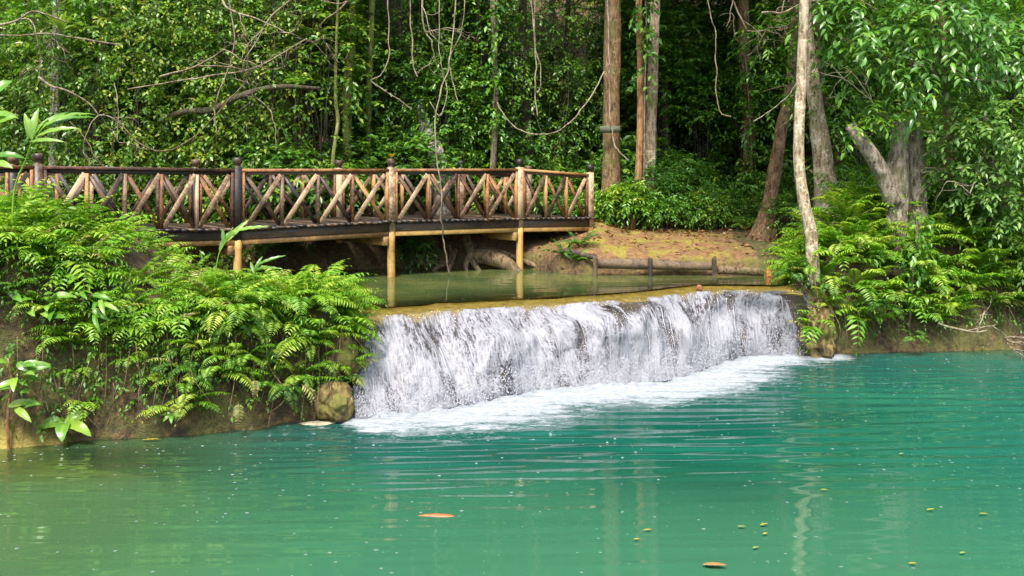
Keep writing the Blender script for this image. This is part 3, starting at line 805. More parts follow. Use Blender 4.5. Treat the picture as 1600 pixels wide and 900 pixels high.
FR = {
    'fern': [frond_mesh('frond', M['fern'], i, 19, .19, 1.1 + .3 * (i % 3), .215) for i in range(6)],
    'leafy': [frond_mesh('frond', M['fern'], 20 + i, 10, .22, 1.4 + .4 * (i % 3), .34, sweep=.6) for i in range(6)],
    'dark': [frond_mesh('frond', M['fern_dark'], 40 + i, 18, .21, 1.2 + .35 * (i % 3), .22) for i in range(4)],
    'yellow': [frond_mesh('frond', M['fern_yellow'], 60 + i, 13, .23, 1.1 + .2 * i, .22) for i in range(3)],
}
def fern(kind, p, n, size, out=None, spread=math.pi, label='', group=None, pitch=(.35, 1.15), name='fern', cat='fern'):
    root = thing(name, label, cat, p, 0, group)
    base = random.uniform(0, 6.28) if out is None else math.atan2(out[1], out[0])
    for k in range(n):
        yaw = base + (2 * (k + .5) / n - 1) * spread + random.gauss(0, .18)
        s = size * random.uniform(.7, 1.15)
        link('frond', random.choice(FR['yellow' if random.random() < .035 and kind != 'yellow' else kind]), root, (0, 0, 0), (random.gauss(0, .15), -random.uniform(*pitch), yaw), (s, s * random.uniform(.85, 1.2), s))
    return root

def foliage_kind(mat, n, rad, L, ratio, nl, tl, seed, stems=7, tpl=LEAF2, droop=.4, height=None):
    q = np.random.default_rng(seed)
    S, d = ellipsoid_starts(n, rad, q, .25, -.3)
    h = rad[2] * .95 if height is None else height
    S[:, 2] += h
    Dr = d * .8 + q.normal(0, .45, (n, 3)) + np.array([0, 0, .25])
    g = Geo(); sprays(g, S, Dr, tl * q.uniform(.7, 1.3, n), nl, L, ratio, droop, tpl, q)
    f = g.mesh('foliage', mat)
    g = Geo()
    for k in range(stems):
        j = q.integers(n); e = S[j]
        tube(g, [(q.normal(0, .06), q.normal(0, .06), -.15), e * [.35, .35, .5] + q.normal(0, .05, 3), e], [.02, .014, .006], 4, 4)
    return f, g.mesh('stems', M['bark_dark'])

SH = [foliage_kind(M['leaf_jungle'], 210, (1.15, 1.0, .95), .17, .42, 8, .50, 101),
      foliage_kind(M['leaf_jungle'], 260, (1.2, 1.0, 1.1), .13, .48, 9, .42, 102),
      foliage_kind(M['leaf_vine'], 240, (1.1, 1.0, .9), .13, .50, 8, .40, 103),
      foliage_kind(M['leaf_bright'], 180, (1.0, .9, .8), .20, .34, 9, .55, 104, droop=.6),
      foliage_kind(M['leaf_jungle'], 150, (1.1, 1.0, 1.0), .27, .36, 7, .6, 105, droop=.55)]
SAP = [foliage_kind(M['leaf_jungle'], 330, (1.1, 1.0, 2.4), .17, .42, 8, .55, 111, height=2.9),
       foliage_kind(M['leaf_vine'], 380, (1.0, .8, 2.6), .12, .52, 9, .42, 112, height=2.8),
       foliage_kind(M['leaf_bright'], 260, (1.2, 1.0, 2.2), .20, .38, 8, .6, 113, height=3.0)]
CR = [foliage_kind(M['leaf_jungle'], 900, (3.0, 2.8, 2.6), .24, .42, 8, .8, 121, 16, height=0),
      foliage_kind(M['leaf_vine'], 1000, (3.2, 3.0, 2.4), .20, .45, 8, .75, 122, 16, height=0),
      foliage_kind(M['leaf_bright'], 850, (2.8, 2.8, 2.8), .24, .40, 8, .8, 123, 16, height=0)]
def place_shrub(kind, x, y, s, label, group, z=None, name='shrub', cat='shrub'):
    root = thing(name, label, cat, (x, y, (gz(x, y) - .05) if z is None else z), random.uniform(0, 6.28), group)
    link('foliage', kind[0], root, scale=s); link('stems', kind[1], root, scale=s)
    return root

def trunk_path(path, widths):
    P = np.array([at(*p) for p in path]); R = np.array([wd / 2 * p[2] / F for wd, p in zip(widths, path)])
    z0 = gz(P[0, 0], P[0, 1])
    P[0, 2] = min(P[0, 2], z0 - .12) if P[0, 2] < z0 + .6 else P[0, 2]
    if P[0, 2] > z0: P = np.vstack([[P[0, 0], P[0, 1], z0 - .12], P]); R = np.concatenate([[R[0] * 1.25], R])
    return P, R

def tree(name, label, path, widths, mat, crown=None, group=None, sides=14, rough=.16, flute=0, cs=1.0, cat='tree', coff=(0, 0, 0)):
    P, R = trunk_path(path, widths)
    base = P[0].copy(); base[2] = gz(base[0], base[1])
    root = thing(name, label, cat, base, 0, group)
    g = Geo(); tube(g, P - base, R, sides, 9, rough, seed=random.uniform(0, 50), flute=flute)
    link('trunk', g.mesh('trunk', mat, True), root)
    if crown is not None:
        c = link('crown', CR[crown][0], root, P[-1] - base + np.array(coff), (0, 0, random.uniform(0, 6.28)), cs)
        link('branches', CR[crown][1], c)
    return root, P - base, R

def branching(g, p, d, length, r, depth, q, curl=.35, droop=0.0, sides=5):
    n = 5; pts = [np.array(p, float)]; d = unit(np.array(d, float))
    for i in range(n):
        d = unit(d + q.normal(0, curl, 3) * .5 + np.array([0, 0, -droop])); pts.append(pts[-1] + d * length / n)
    tube(g, pts, np.linspace(r, r * .5, n + 1), sides, 3)
    if depth > 0:
        for k in range(q.integers(2, 4)):
            j = q.integers(2, n + 1)
            branching(g, pts[j], d + q.normal(0, .75, 3), length * q.uniform(.5, .8), r * .55, depth - 1, q, curl, droop, 4)
    return pts

# ------------------------------------------------------------------ trees standing in view
tree('tall_tree', 'tall straight brown trunk with a pale vine just past the bridge end', [(953, 358, 26), (955, 250, 26), (956, 120, 26), (958, 0, 26), (960, -260, 26)], [38, 28, 27, 25, 20], M['bark_brown'], 0, coff=(0, 1, 1.2))
tree('slender_tree', 'thin orange-brown trunk leaning at its foot beside the pale trunk', [(984, 366, 25.4), (991, 325, 25.4), (998, 260, 25.5), (1001, 130, 25.6), (998, 0, 25.7), (1000, -230, 25.8)], [15, 12, 11, 11, 10, 8], M['bark_orange'], 2, cs=.6)
tree('tall_tree', 'pale yellowish trunk standing right beside the thin orange trunk', [(1012, 356, 26), (1014, 270, 26), (1019, 140, 26), (1024, 0, 26), (1032, -260, 26)], [26, 20, 18, 16, 12], M['bark_pale'], 1)
tree('tall_tree', 'mottled grey trunk set back behind the pale trunk', [(1038, 330, 30), (1036, 220, 30), (1038, 100, 30), (1041, -150, 30)], [22, 18, 17, 14], M['bark_grey'], 0)
vt, vp, vr = tree('vine_clad_tree', 'dark trunk hung with climbing leaves in the shade right of centre', [(1174, 310, 28), (1169, 180, 28), (1163, 70, 28), (1158, -160, 28)], [24, 19, 18, 15], M['bark_brown'], 1)
lt = tree('leaning_tree', 'reddish brown leaning trunk with a fluted foot at the dirt clearing', [(1190, 392, 24.3), (1198, 345, 24.4), (1207, 290, 24.5), (1220, 205, 24.6), (1237, 110, 24.8), (1256, -220, 25)], [40, 27, 22, 19, 16, 12], M['bark_brown'], 0, flute=.6, sides=20)
tree('slender_tree', 'slim pale mottled trunk rising from the ferns beside the waterfall', [(1271, 410, 19.2), (1266, 365, 19.2), (1255, 310, 19.25), (1248, 240, 19.3), (1252, 120, 19.4), (1257, 0, 19.5), (1262, -170, 19.7), (1266, -520, 20)], [22, 19, 19, 17, 16, 15, 13, 10], M['bark_pale'], 2, cs=.8, coff=(1.2, 1, 1.0))
tree('curving_tree', 'curving blotched trunk swelling at its foot behind the slim pale trunk', [(1297, 360, 22), (1291, 300, 22), (1283, 225, 22), (1268, 120, 22), (1260, 40, 22), (1250, -200, 22.2)], [46, 36, 27, 22, 19, 15], M['bark_pale'], 1, flute=.2, rough=.25)
tree('slender_tree', 'thin tan trunk standing behind the middle of the footbridge', [(767, 330, 26), (771, 240, 26), (775, 160, 26), (772, 80, 26), (764, -180, 26)], [12, 10, 9, 8, 7], M['bark_pale'], 1, cs=.6)
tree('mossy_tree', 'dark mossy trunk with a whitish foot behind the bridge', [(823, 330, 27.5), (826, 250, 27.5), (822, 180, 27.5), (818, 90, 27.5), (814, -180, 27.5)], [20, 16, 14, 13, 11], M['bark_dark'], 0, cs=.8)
tree('mossy_tree', 'yellow-green moss covered trunk in the dark thicket behind the bridge', [(546, 330, 25), (542, 160, 25), (548, 70, 25), (553, -180, 25)], [14, 15, 15, 12], M['bark_moss'], 1, cs=.8)
tree('mossy_tree', 'thinner moss covered trunk right of the thick mossy one', [(579, 330, 25.2), (576, 165, 25.2), (580, 60, 25.2), (584, -180, 25.2)], [8, 9, 9, 7], M['bark_moss'], 2, cs=.6)
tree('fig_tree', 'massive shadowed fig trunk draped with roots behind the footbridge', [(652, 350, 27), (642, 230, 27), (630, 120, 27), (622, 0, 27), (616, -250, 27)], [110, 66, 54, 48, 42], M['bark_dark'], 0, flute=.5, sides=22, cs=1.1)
tree('leaning_tree', 'short mottled whitish leaning stem at the foot of the fig', [(694, 300, 25.2), (683, 245, 25.4), (666, 205, 25.8), (652, 150, 26.3)], [30, 26, 20, 14], M['bark_grey'])
tree('slender_tree', 'thin brown trunk among vines at the upper left', [(140, 330, 24.5), (150, 210, 24.5), (160, 90, 24.5), (174, 30, 24.5), (190, -160, 24.6)], [11, 12, 13, 13, 10], M['bark_dark'], 1, cs=.7)
tree('slender_tree', 'upright grey-brown trunk at the far upper left behind vines', [(82, 330, 23), (86, 150, 23), (90, 0, 23), (94, -200, 23)], [16, 14, 13, 11], M['bark_grey'], 0, cs=.8)
tree('slender_tree', 'thin mossy crooked stem rising just behind the bridge rail', [(516, 330, 23.6), (520, 250, 23.6), (528, 190, 23.7), (524, 130, 23.8), (532, -100, 24)], [7, 6, 6, 5, 4], M['bark_moss'], 2, cs=.35)
tree('slender_tree', 'dark slim trunk standing between the two brown trunks and the tan one', [(882, 320, 29), (880, 200, 29), (885, 90, 29), (893, -150, 29)], [9, 9, 8, 7], M['bark_dark'], 1, cs=.7)
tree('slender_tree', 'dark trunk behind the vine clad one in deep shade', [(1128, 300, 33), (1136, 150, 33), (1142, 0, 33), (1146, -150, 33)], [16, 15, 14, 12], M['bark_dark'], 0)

# broken stump pair on the right bank
sp = at(1415, 378, 19.9); sp[2] = gz(sp[0], sp[1])
st_ = thing('broken_stump', 'thick grey twin stump broken off above the right fern mound', 'tree stump', sp)
for path, wd in (([(1400, 400, 19.9), (1401, 330, 19.9), (1404, 250, 19.9), (1408, 190, 19.9)], [42, 36, 33, 29]),
                 ([(1434, 400, 20.1), (1433, 320, 20.1), (1431, 250, 20.1), (1428, 178, 20.1)], [38, 32, 30, 25])):
    P = np.array([at(*p) for p in path]) - sp; P[0, 2] = -.15
    g = Geo(); tube(g, P, np.array(wd) / 2 * .86 * 20 / F, 26, 14, .4, seed=random.random() * 9); link('trunk', g.mesh('trunk', M['bark_stump'], True), st_)
g = Geo(); P = np.array([at(*p) for p in [(1396, 318, 19.8), (1378, 270, 19.7), (1352, 228, 19.6), (1328, 196, 19.6)]]) - sp
tube(g, P, np.array([26, 25, 23, 17]) / 2 * 19.7 / F, 14, 8, .3, seed=3); link('broken_limb', g.mesh('broken_limb', M['bark_stump'], True), st_)
q = np.random.default_rng(31)
for p0, dr in (((1440, 245), (1, -.1, .55)), ((1440, 262), (1, -.3, .25)), ((1440, 270), (1, -.2, -.08)), ((1400, 200), (-.6, -.5, .5))):
    g = Geo(); branching(g, at(*p0, 19.8) - sp, dr, 1.1, .018, 2, q, .3)
    link('bare_branch', g.mesh('bare_branch', M['liana'], True), st_)
g = Geo(); S = np.array([at(px, py, 19.5) for px, py in [(1330, 200), (1350, 215), (1400, 185), (1415, 180), (1425, 178), (1405, 195), (1345, 195), (1370, 160), (1385, 170), (1360, 180)]]) - sp
S = np.repeat(S, 4, 0) + q.normal(0, .1, (40, 3)); sprays(g, S, q.normal(0, 1, (40, 3)) + [0, -.4, .6], .35, 6, .15, .45, .5, LEAF8, q)
link('sprouting_leaves', g.mesh('sprouting_leaves', M['leaf_bright']), st_)

# climbing leaves on the vine-clad trunk and its neighbours
q = np.random.default_rng(33)
def climber(px0, py0, px1, py1, d, n, L, mat, label, stemw=3):
    a, b = at(px0, py0, d), at(px1, py1, d)
    base = np.array([b[0], b[1], gz(b[0], b[1])])
    root = thing('climbing_vine', label, 'vine', base)
    t = q.random(n); S = a + (b - a) * t[:, None] + q.normal(0, .10, (n, 3)); S[:, 1] -= .18
    g = Geo(); sprays(g, S - base, q.normal(0, 1, (n, 3)) * [1, .5, .5] + [0, -.7, -.2], .32, 5, L, .55, .6, LEAF2, q)
    link('foliage', g.mesh('foliage', mat), root)
    g = Geo(); m = (a + b) / 2 + [.05, -.2, 0]
    tube(g, [base * [0, 0, 0] + [0, 0, -.05], b - base + [0, -.2, 0], m - base, a - base + [0, -.2, 0]], stemw / 2 * d / F, 4, 5); link('stem', g.mesh('stem', M['twig']), root)
climber(1160, 60, 1172, 290, 27.6, 70, .15, M['leaf_bright'], 'pale leafy vine climbing the dark trunk right of centre')
climber(1050, -20, 1042, 110, 29.4, 60, .20, M['leaf_bright'], 'bright leafy climber high on the mottled grey trunk')
climber(1006, -20, 1006, 140, 25.5, 36, .19, M['leaf_jungle'], 'dark leafy climber between the orange trunk and the pale trunk')
climber(776, -30, 770, 200, 25.8, 60, .16, M['leaf_bright'], 'bright leafy climber around the thin tan trunk')
climber(1425, 330, 1420, 430, 19.5, 46, .14, M['leaf_bright'], 'leafy creeper at the foot of the grey twin stump', 4)

# ------------------------------------------------------------------ lianas
def liana(label, pts, wpx, mat='liana', group=None):
    P = np.array([at(*p) for p in pts]); base = P[-1].copy()
    R = np.array([wpx / 2 * p[2] / F for p in pts])
    P, R = smooth_path(P, R * .6, 7); sdn = random.random() * 50; L_ = np.arange(len(P)) * .35
    P = P + .035 * np.stack([fbm(L_, L_ * 0 + sdn, 0, 3), fbm(L_, L_ * 0 + sdn, 7, 3), fbm(L_, L_ * 0 + sdn, 13, 3) * .6], -1) * np.minimum(1, np.arange(len(P))[::-1] / 4)[:, None]
    g = Geo(); tube(g, P - base, R, 6, 2, .25, seed=random.random() * 30)
    return tag(link('liana', g.mesh('liana', M[mat], True), None, base), label, 'vine', group)
liana('pale liana hanging in a deep curve left of the straight brown trunk', [(776, 160, 24.5), (788, 180, 24.5), (805, 198, 24.5), (832, 210, 24.5), (868, 206, 24.6), (900, 182, 24.8), (925, 148, 25.2), (944, 112, 25.7)], 3.4)
liana('white liana running down the front of the straight brown trunk', [(946, -40, 25.5), (951, 20, 25.5), (952, 100, 25.45), (954, 180, 25.45), (958, 215, 25.4), (966, 235, 25.3), (982, 251, 25.2)], 4.2)
liana('double hanging liana above the right half of the bridge', [(826, -40, 24), (833, 40, 24), (838, 100, 24), (836, 140, 24), (840, 182, 24)], 3.6)
liana('thin liana looping beside the double hanging one', [(836, -40, 23.9), (836, 60, 23.9), (843, 100, 23.9), (845, 130, 23.9), (840, 146, 23.9)], 2.6)
liana('crooked pale liana bending sharply in front of the mossy trunks', [(604, -40, 24), (608, 50, 24), (606, 95, 24), (594, 118, 24), (580, 126, 24), (596, 138, 24), (618, 152, 24), (642, 170, 24)], 3.2)
liana('long liana falling in front of the bridge rail into the upper pool', [(713, -40, 21), (709, 50, 20.9), (699, 110, 20.8), (684, 160, 20.7), (679, 220, 20.6), (688, 290, 20.6), (690, 350, 20.6), (694, 385, 20.8), (702, 428, 21)], 3.6)
liana('thin liana dangling behind the long one', [(686, -40, 22), (687, 60, 22), (690, 110, 22), (700, 140, 22), (688, 180, 22), (672, 160, 22)], 2.6)
liana('thin liana with a kink right of the long one', [(728, -40, 22.5), (722, 40, 22.5), (703, 95, 22.5), (708, 130, 22.5), (716, 160, 22.5)], 2.8)
liana('short knotted liana left of the fig trunk', [(640, -40, 24.4), (643, 50, 24.4), (645, 100, 24.4), (652, 120, 24.4)], 4)
liana('pale liana hanging in a hook at the right of centre', [(1103, -40, 22), (1110, 30, 22), (1118, 50, 22), (1119, 100, 22), (1120, 150, 22), (1126, 175, 22), (1142, 182, 22)], 3)
liana('thin slanting liana reaching the slim pale trunk', [(1178, 190, 19.6), (1205, 172, 19.5), (1232, 150, 19.4), (1246, 128, 19.3)], 2.6)
liana('pale horizontal liana across the upper left corner', [(-30, 52, 19), (30, 56, 19), (70, 52, 19), (120, 60, 19.3), (190, 70, 19.6)], 4)
liana('dark liana sagging over the left half of the bridge', [(388, 125, 21), (350, 165, 21), (318, 200, 21), (280, 228, 21), (248, 236, 21), (215, 222, 21), (185, 190, 21)], 3.6, 'root')
liana('brown liana slanting up across the left thicket', [(200, 140, 21.4), (270, 128, 21.4), (330, 118, 21.5), (400, 105, 21.6), (480, 60, 22)], 3.6, 'twig')
liana('dark twisted liana falling toward the left end post', [(110, 190, 20.5), (135, 220, 20.5), (152, 250, 20.4), (172, 268, 20.4)], 3, 'root')
liana('thin upright liana before the left thicket', [(180, 130, 20.6), (185, 170, 20.6), (183, 220, 20.6)], 3, 'liana')
liana('long drooping liana in the middle of the left thicket', [(345, -40, 22), (365, 40, 22), (362, 90, 22), (340, 150, 22), (335, 190, 22), (340, 210, 22)], 3.4, 'twig')
liana('bowed liana at the left of the dark hanging roots', [(398, 150, 22.5), (420, 170, 22.5), (430, 200, 22.5), (431, 235, 22.5)], 3, 'liana')
liana('straight thin liana in front of the dark hanging roots', [(462, -40, 24), (463, 80, 24), (461, 170, 24), (463, 235, 24)], 2.6, 'twig')
bo = at(300, 172, 22.4)
g = Geo(); tube(g, np.array([at(*p) for p in [(230, 205, 22.8), (280, 176, 22.5), (330, 172, 22.4), (370, 152, 22.4), (430, 136, 22.6), (500, 138, 23)]]) - bo, np.array([7, 9, 10, 10, 8, 5]) / 2 * 22.4 / F, 10, 6, .3)
tag(link('mossy_bough', g.mesh('mossy_bough', M['bark_dark'], True), None, bo), 'mossy horizontal bough carrying small ferns over the left of the bridge', 'branch')  # darker bark paints in the shade this bough hangs in

# dark curtain of hanging air roots
ar = at(455, 250, 25.5); ar[2] = gz(ar[0], ar[1]); art = thing('hanging_air_roots', 'dark brown curtain of thin hanging air roots behind the bridge', 'roots', ar)
q = np.random.default_rng(41)
for k in range(46):
    x0 = q.uniform(420, 492); g = Geo()
    P = np.array([at(x0 + q.normal(0, 5), -60, 25.5), at(x0 + q.normal(0, 4), 80, 25.5), at(x0 + q.normal(0, 4), 170, 25.4), at(x0 + q.normal(0, 6), 275, 25.4)]); P[:, 1] += q.normal(0, .25)
    tube(g, P - ar, np.array([.5, .8, .7, .4]) * q.uniform(.015, .035), 5, 4); link('root', g.mesh('root', M['root'], True), art)

# bare boughs with pale twigs in the upper left
for k, (px, py, d, dr, ln, lab) in enumerate([
    (500, -30, 21.5, (-.7, -.1, -.55), 1.6, 'pale bare twigs spreading down from the top above the bridge'),
    (580, -20, 21.8, (-.9, 0, -.35), 1.5, 'bare grey twigs reaching left near the mossy trunks'),
    (660, -30, 22.2, (.2, -.1, -.9), 1.4, 'bare twigs dangling above the crooked liana'),
    (330, -20, 21.0, (.5, 0, -.7), 1.7, 'brown leafless twigs tangled in the left thicket'),
    (-20, 40, 19.5, (.9, 0, -.2), 1.6, 'bare pale branches poking in from the left edge'),
    (250, 120, 21.0, (.9, 0, .3), 1.9, 'long thin bare branch rising to the right over the left thicket'),
    (60, 120, 20.6, (.6, 0, -.7), 1.4, 'brown twiggy branches before the dark hollow at the left'),
    (1130, -30, 22, (.1, -.1, -.8), 1.2, 'bare forked twigs hanging right of centre'),
    (1540, 230, 19.4, (-.3, -.2, -.7), 1.0, 'thin bare twigs in the bush at the right edge'),
    (1190, 20, 19.8, (.8, -.1, -.3), 1.1, 'grey bare twigs crossing toward the slim pale trunk'),
    (1465, 505, 19.35, (.8, -.25, -.35), .9, 'dead pinkish twigs heaped at the waterline of the right bank'),
    (1600, 528, 19.3, (-.9, -.1, -.12), 1.0, 'long dead branch lying along the right waterline')]):
    q = np.random.default_rng(50 + k); p0 = at(px, py, d)
    g = Geo(); branching(g, (0, 0, 0), dr, ln, .028, 3, q, .5, .04)
    tag(link('bare_bough', g.mesh('bare_bough', M['liana'] if k % 2 == 0 else M['twig'], True), None, p0), lab, 'branch')

# ------------------------------------------------------------------ understorey behind the bridge and clearing
random.seed(21); q = np.random.default_rng(21)
def in_clearing(x, y): return abs(x - 3.0) < 2.9 and y < 25.3
def on_bridge(x, y):
    v = np.array([x, y]) - P2; t = v @ UD; s = v @ np.array([-UD[1], UD[0]])
    return -12 < t < 6 and -1.2 < s < BW + .9
ZONES = [(60, "behind the bridge's left end"), (215, "behind the first panel's left part"), (370, "behind the first panel's right part"), (490, "behind the second panel's left half"), (610, "behind the second panel's right half"),
         (710, "behind the third panel's left half"), (810, "behind the third panel's right half"), (930, 'behind the short last panel'), (1000, 'around the straight trunk'), (1060, 'behind the pale trunk'), (1130, 'behind the dirt clearing'), (1200, 'beside the leaning trunk'),
         (1320, 'behind the slim pale trunk'), (1450, 'behind the twin stump'), (9999, 'behind the right edge bush')]
def zone(x, y):
    px = 800 + F * x / y
    return next(t for m, t in ZONES if px < m)
def row(y): return 'at the front' if y < 26 else 'at slope foot' if y < 28.5 else 'partway up slope' if y < 31 else 'higher on slope' if y < 33.5 else 'far up slope'
LOOK = ['dark oval leaved shrub', 'dark small leaved shrub', 'mid green round leaved shrub', 'bright narrow leaved shrub', 'dark long leaved shrub']
n = 0; tries = 0
spots = []
while n < 175 and tries < 6000:
    tries += 1
    y = q.uniform(22.8, 36); x = q.uniform(-.58, .60) * y
    if in_clearing(x, y) or on_bridge(x, y) or (x > 5 and y < 23.5): continue
    if y < far_y(x) + .5: continue
    if any((x - a) ** 2 + (y - b) ** 2 < (.6 if b < 28 else 1.0) for a, b in spots): continue
    spots.append((x, y)); n += 1
    k = q.choice([0, 1, 2, 3, 4], p=[.25, .2, .2, .22, .13])
    sc = q.uniform(.75, 1.25) * (.55 if y < 26.5 and x > -1 else 1)
    place_shrub(SH[k], x, y, sc, LOOK[k] + ' ' + row(y) + ' ' + zone(x, y), 'undergrowth shrubs on the slope')
for k in range(20):        # uneven low fringe along the back of the clearing
    x = .9 + 5.2 * (k + .5) / 20 + q.normal(0, .18); y = 24.9 + .8 * q.random() + (.9 if x < 1.9 else 0)
    j = [3, 4, 2, 1, 3, 0][k % 6]
    place_shrub(SH[j], x, y, q.choice([.22, .3, .4, .55, .75]), 'low ' + LOOK[j] + ' at the clearing, ' + zone(x, y), 'low shrubs fringing the clearing')
n = 0; tries = 0; sp2 = []
while n < 64 and tries < 4000:
    tries += 1
    y = q.uniform(23.5, 37); x = q.uniform(-.60, .62) * y
    if in_clearing(x, y) or on_bridge(x, y) or (-1.5 < x < 5.8 and y < 28) : continue
    if any((x - a) ** 2 + (y - b) ** 2 < 1.6 for a, b in sp2): continue
    sp2.append((x, y)); n += 1
    k = q.choice([0, 1, 2], p=[.4, .4, .2]) if x > -3 else q.choice([0, 1, 2], p=[.2, .65, .15])
    place_shrub(SAP[k], x, y, q.uniform(.8, 1.3), ['dark leafy sapling', 'small leaved sapling', 'bright leafy sapling'][k] + ' ' + row(y) + ' ' + zone(x, y), 'saplings on the slope', name='sapling', cat='sapling')
for x, y, k, sc in ((5.3, 28.6, 2, .9), (6.4, 28.2, 0, .8), (4.4, 29.4, 2, 1.0), (7.4, 28.8, 2, .8), (5.9, 30.2, 1, 1.1), (3.6, 30.6, 2, 1.0), (8.4, 27.8, 0, .9), (6.9, 31.5, 2, 1.1), (1.2, 29.6, 1, .9), (.2, 28.8, 0, .7)):
    place_shrub(SAP[k], x, y, sc, ['dark leafy sapling', 'small leaved sapling', 'bright leafy sapling'][k] + ' in the gap ' + row(y) + ' ' + zone(x, y), 'saplings on the slope', name='sapling', cat='sapling')
# tall trees farther up the hill (their crowns close the view and the reflections)
random.seed(5)
for i in range(34):
    for _ in range(50):
        y = q.uniform(30, 50); x = q.uniform(-.66, .66) * y
        if all((x - a) ** 2 + (y - b) ** 2 > 7 for a, b in sp2[-40:]): break
    sp2.append((x, y)); z0 = gz(x, y); h = q.uniform(5.0, 8.5)
    root = thing('forest_tree', ['dark barked', 'brown barked', 'grey barked'][i % 3] + ' forest tree high on the hillside ' + zone(x, y), 'tree', (x, y, z0), 0, 'trees on the shaded hillside')
    g = Geo(); tube(g, [(0, 0, -.2), (q.normal(0, .2), q.normal(0, .2), h * .5), (q.normal(0, .4), 0, h)], np.array([1.2, .9, .6]) * q.uniform(.07, .15), 8, 5, .2, seed=i)
    link('trunk', g.mesh('trunk', M[['bark_dark', 'bark_brown', 'bark_grey'][i % 3]], True), root)
    k = i % 3; c = link('crown', CR[k][0], root, (0, 0, h), (0, 0, q.uniform(0, 6)), q.uniform(.9, 1.3)); link('branches', CR[k][1], c)
# far hillside foliage as one mass
g = Geo(); nT = 15000
yy = 31 + 34 * q.random(nT) ** 1.3; xx = q.uniform(-.72, .72, nT) * yy
hz = ground_parts(xx, yy)[0] + q.random(nT) ** 1.6 * np.where(yy > 40, 3.2, 1.8)
sprays(g, np.stack([xx, yy, hz], -1), q.normal(0, 1, (nT, 3)) * [1, 1, .4] + [0, -.6, .35], .6, 6, .24, .42, .4, LEAF2, q, tone=.1 + .7 * (.5 + .5 * vnoise(xx * .6, yy * .6)))
tag(link('hillside_foliage', g.mesh('hillside_foliage', M['leaf_jungle'])), 'mass of dark green foliage covering the far hillside', 'foliage', kind='stuff')

# small climbing curtain leaves over the left thicket
q = np.random.default_rng(61)
LAB_C = ['small leaved vine curtain at the left edge of the view', 'small leaved vine curtain behind the left end post', 'small leaved vine curtain above the first railing panel',
         'small leaved vine curtain over the second railing post', 'small leaved vine curtain before the mossy bough', 'small leaved vine curtain left of the dark hanging roots',
         'leafy vine curtain between the mossy trunks and the fig', 'leafy vine curtain right of the fig trunk', 'leafy vine curtain above the tan trunk', 'leafy vine curtain left of the straight brown trunk']
for k, (px, d, wd, den) in enumerate([(20, 21.5, 1.1, 1), (110, 22.3, 1.2, 1), (190, 22.0, 1.2, 1.2), (260, 22.6, 1.3, 1.3), (340, 22.8, 1.2, 1.2), (400, 23.4, 1.1, 1), (600, 25.6, .8, .6), (715, 26, 1.0, 1), (790, 27, 1.1, 1), (870, 28, 1.2, 1)]):
    c = at(px, 0, d); z0 = gz(c[0], c[1]); root = thing('vine_curtain', LAB_C[k], 'vine', (c[0], c[1], z0))
    g = Geo(); ends = []
    for j in range(9):
        x = q.uniform(-wd, wd); P = [(x + q.normal(0, .2), q.normal(0, .2), -.1), (x + q.normal(0, .25), q.normal(0, .25), 1.8), (x + q.normal(0, .3), q.normal(0, .2), 3.8), (x + q.normal(0, .3), q.normal(0, .2), 6.8)]
        tube(g, P, [.012, .010, .008, .005], 4, 5); ends.append(np.array(P))
    link('stems', g.mesh('stems', M['bark_dark'], True), root)
    n = int(560 * den); e = np.array(ends)[q.integers(9, size=n)]; t = q.random(n) * 2.999; i = t.astype(int); f = (t - i)[:, None]
    S = e[np.arange(n), i] * (1 - f) + e[np.arange(n), i + 1] * f + q.normal(0, .18, (n, 3))
    g = Geo(); sprays(g, S, q.normal(0, 1, (n, 3)) * [1, .6, .5] + [0, -.7, -.1], .34, 7, .115, .58, .5, LEAF2, q)
    link('foliage', g.mesh('foliage', M['leaf_vine'] if k != 7 else M['leaf_bright']), root)

# ------------------------------------------------------------------ large leaved tree and bush at the right edge
def blob_tree(name, label, cat, base, trunks, blobs, L, ratio, nl, tl, mat, seed, tpl, tmat, drp=.6, ctr=.9):
    q = np.random.default_rng(seed); base = np.array([base[0], base[1], gz(base[0], base[1])])
    root = thing(name, label, cat, base)
    g = Geo(); St = []; Dt = []
    for (px, py, d, rx, ry, rz, n) in blobs:
        c = at(px, py, d); s, dr = ellipsoid_starts(n, (rx, ry, rz), q, .2, -.9)
        St.append(c + s); Dt.append(dr * ctr + q.normal(0, .5, (n, 3)) + [0, -.5, .15])
    S = np.concatenate(St); sprays(g, S - base, np.concatenate(Dt), tl * q.uniform(.7, 1.3, len(S)), nl, L, ratio, drp, tpl, q)
    link('crown', g.mesh('crown', mat), root)
    g = Geo(); tp = np.array(trunks, float) - base
    tube(g, tp, np.linspace(.13, .05, len(tp)), 8, 6, .2); link('trunk', g.mesh('trunk', tmat, True), root)
    g = Geo()
    for (px, py, d, rx, ry, rz, n) in blobs:
        c = at(px, py, d) - base
        j = int(np.argmin(np.linalg.norm(tp - c, axis=1) + (tp[:, 2] > c[2]) * 1.0))
        for m in range(3):
            e = c + q.normal(0, .5, 3) * [rx, ry, rz]
            tube(g, [tp[j], (tp[j] + e) / 2 + q.normal(0, .15, 3), e], [.035, .022, .008], 5, 5)
    link('branches', g.mesh('branches', M['twig'], True), root)
    return root
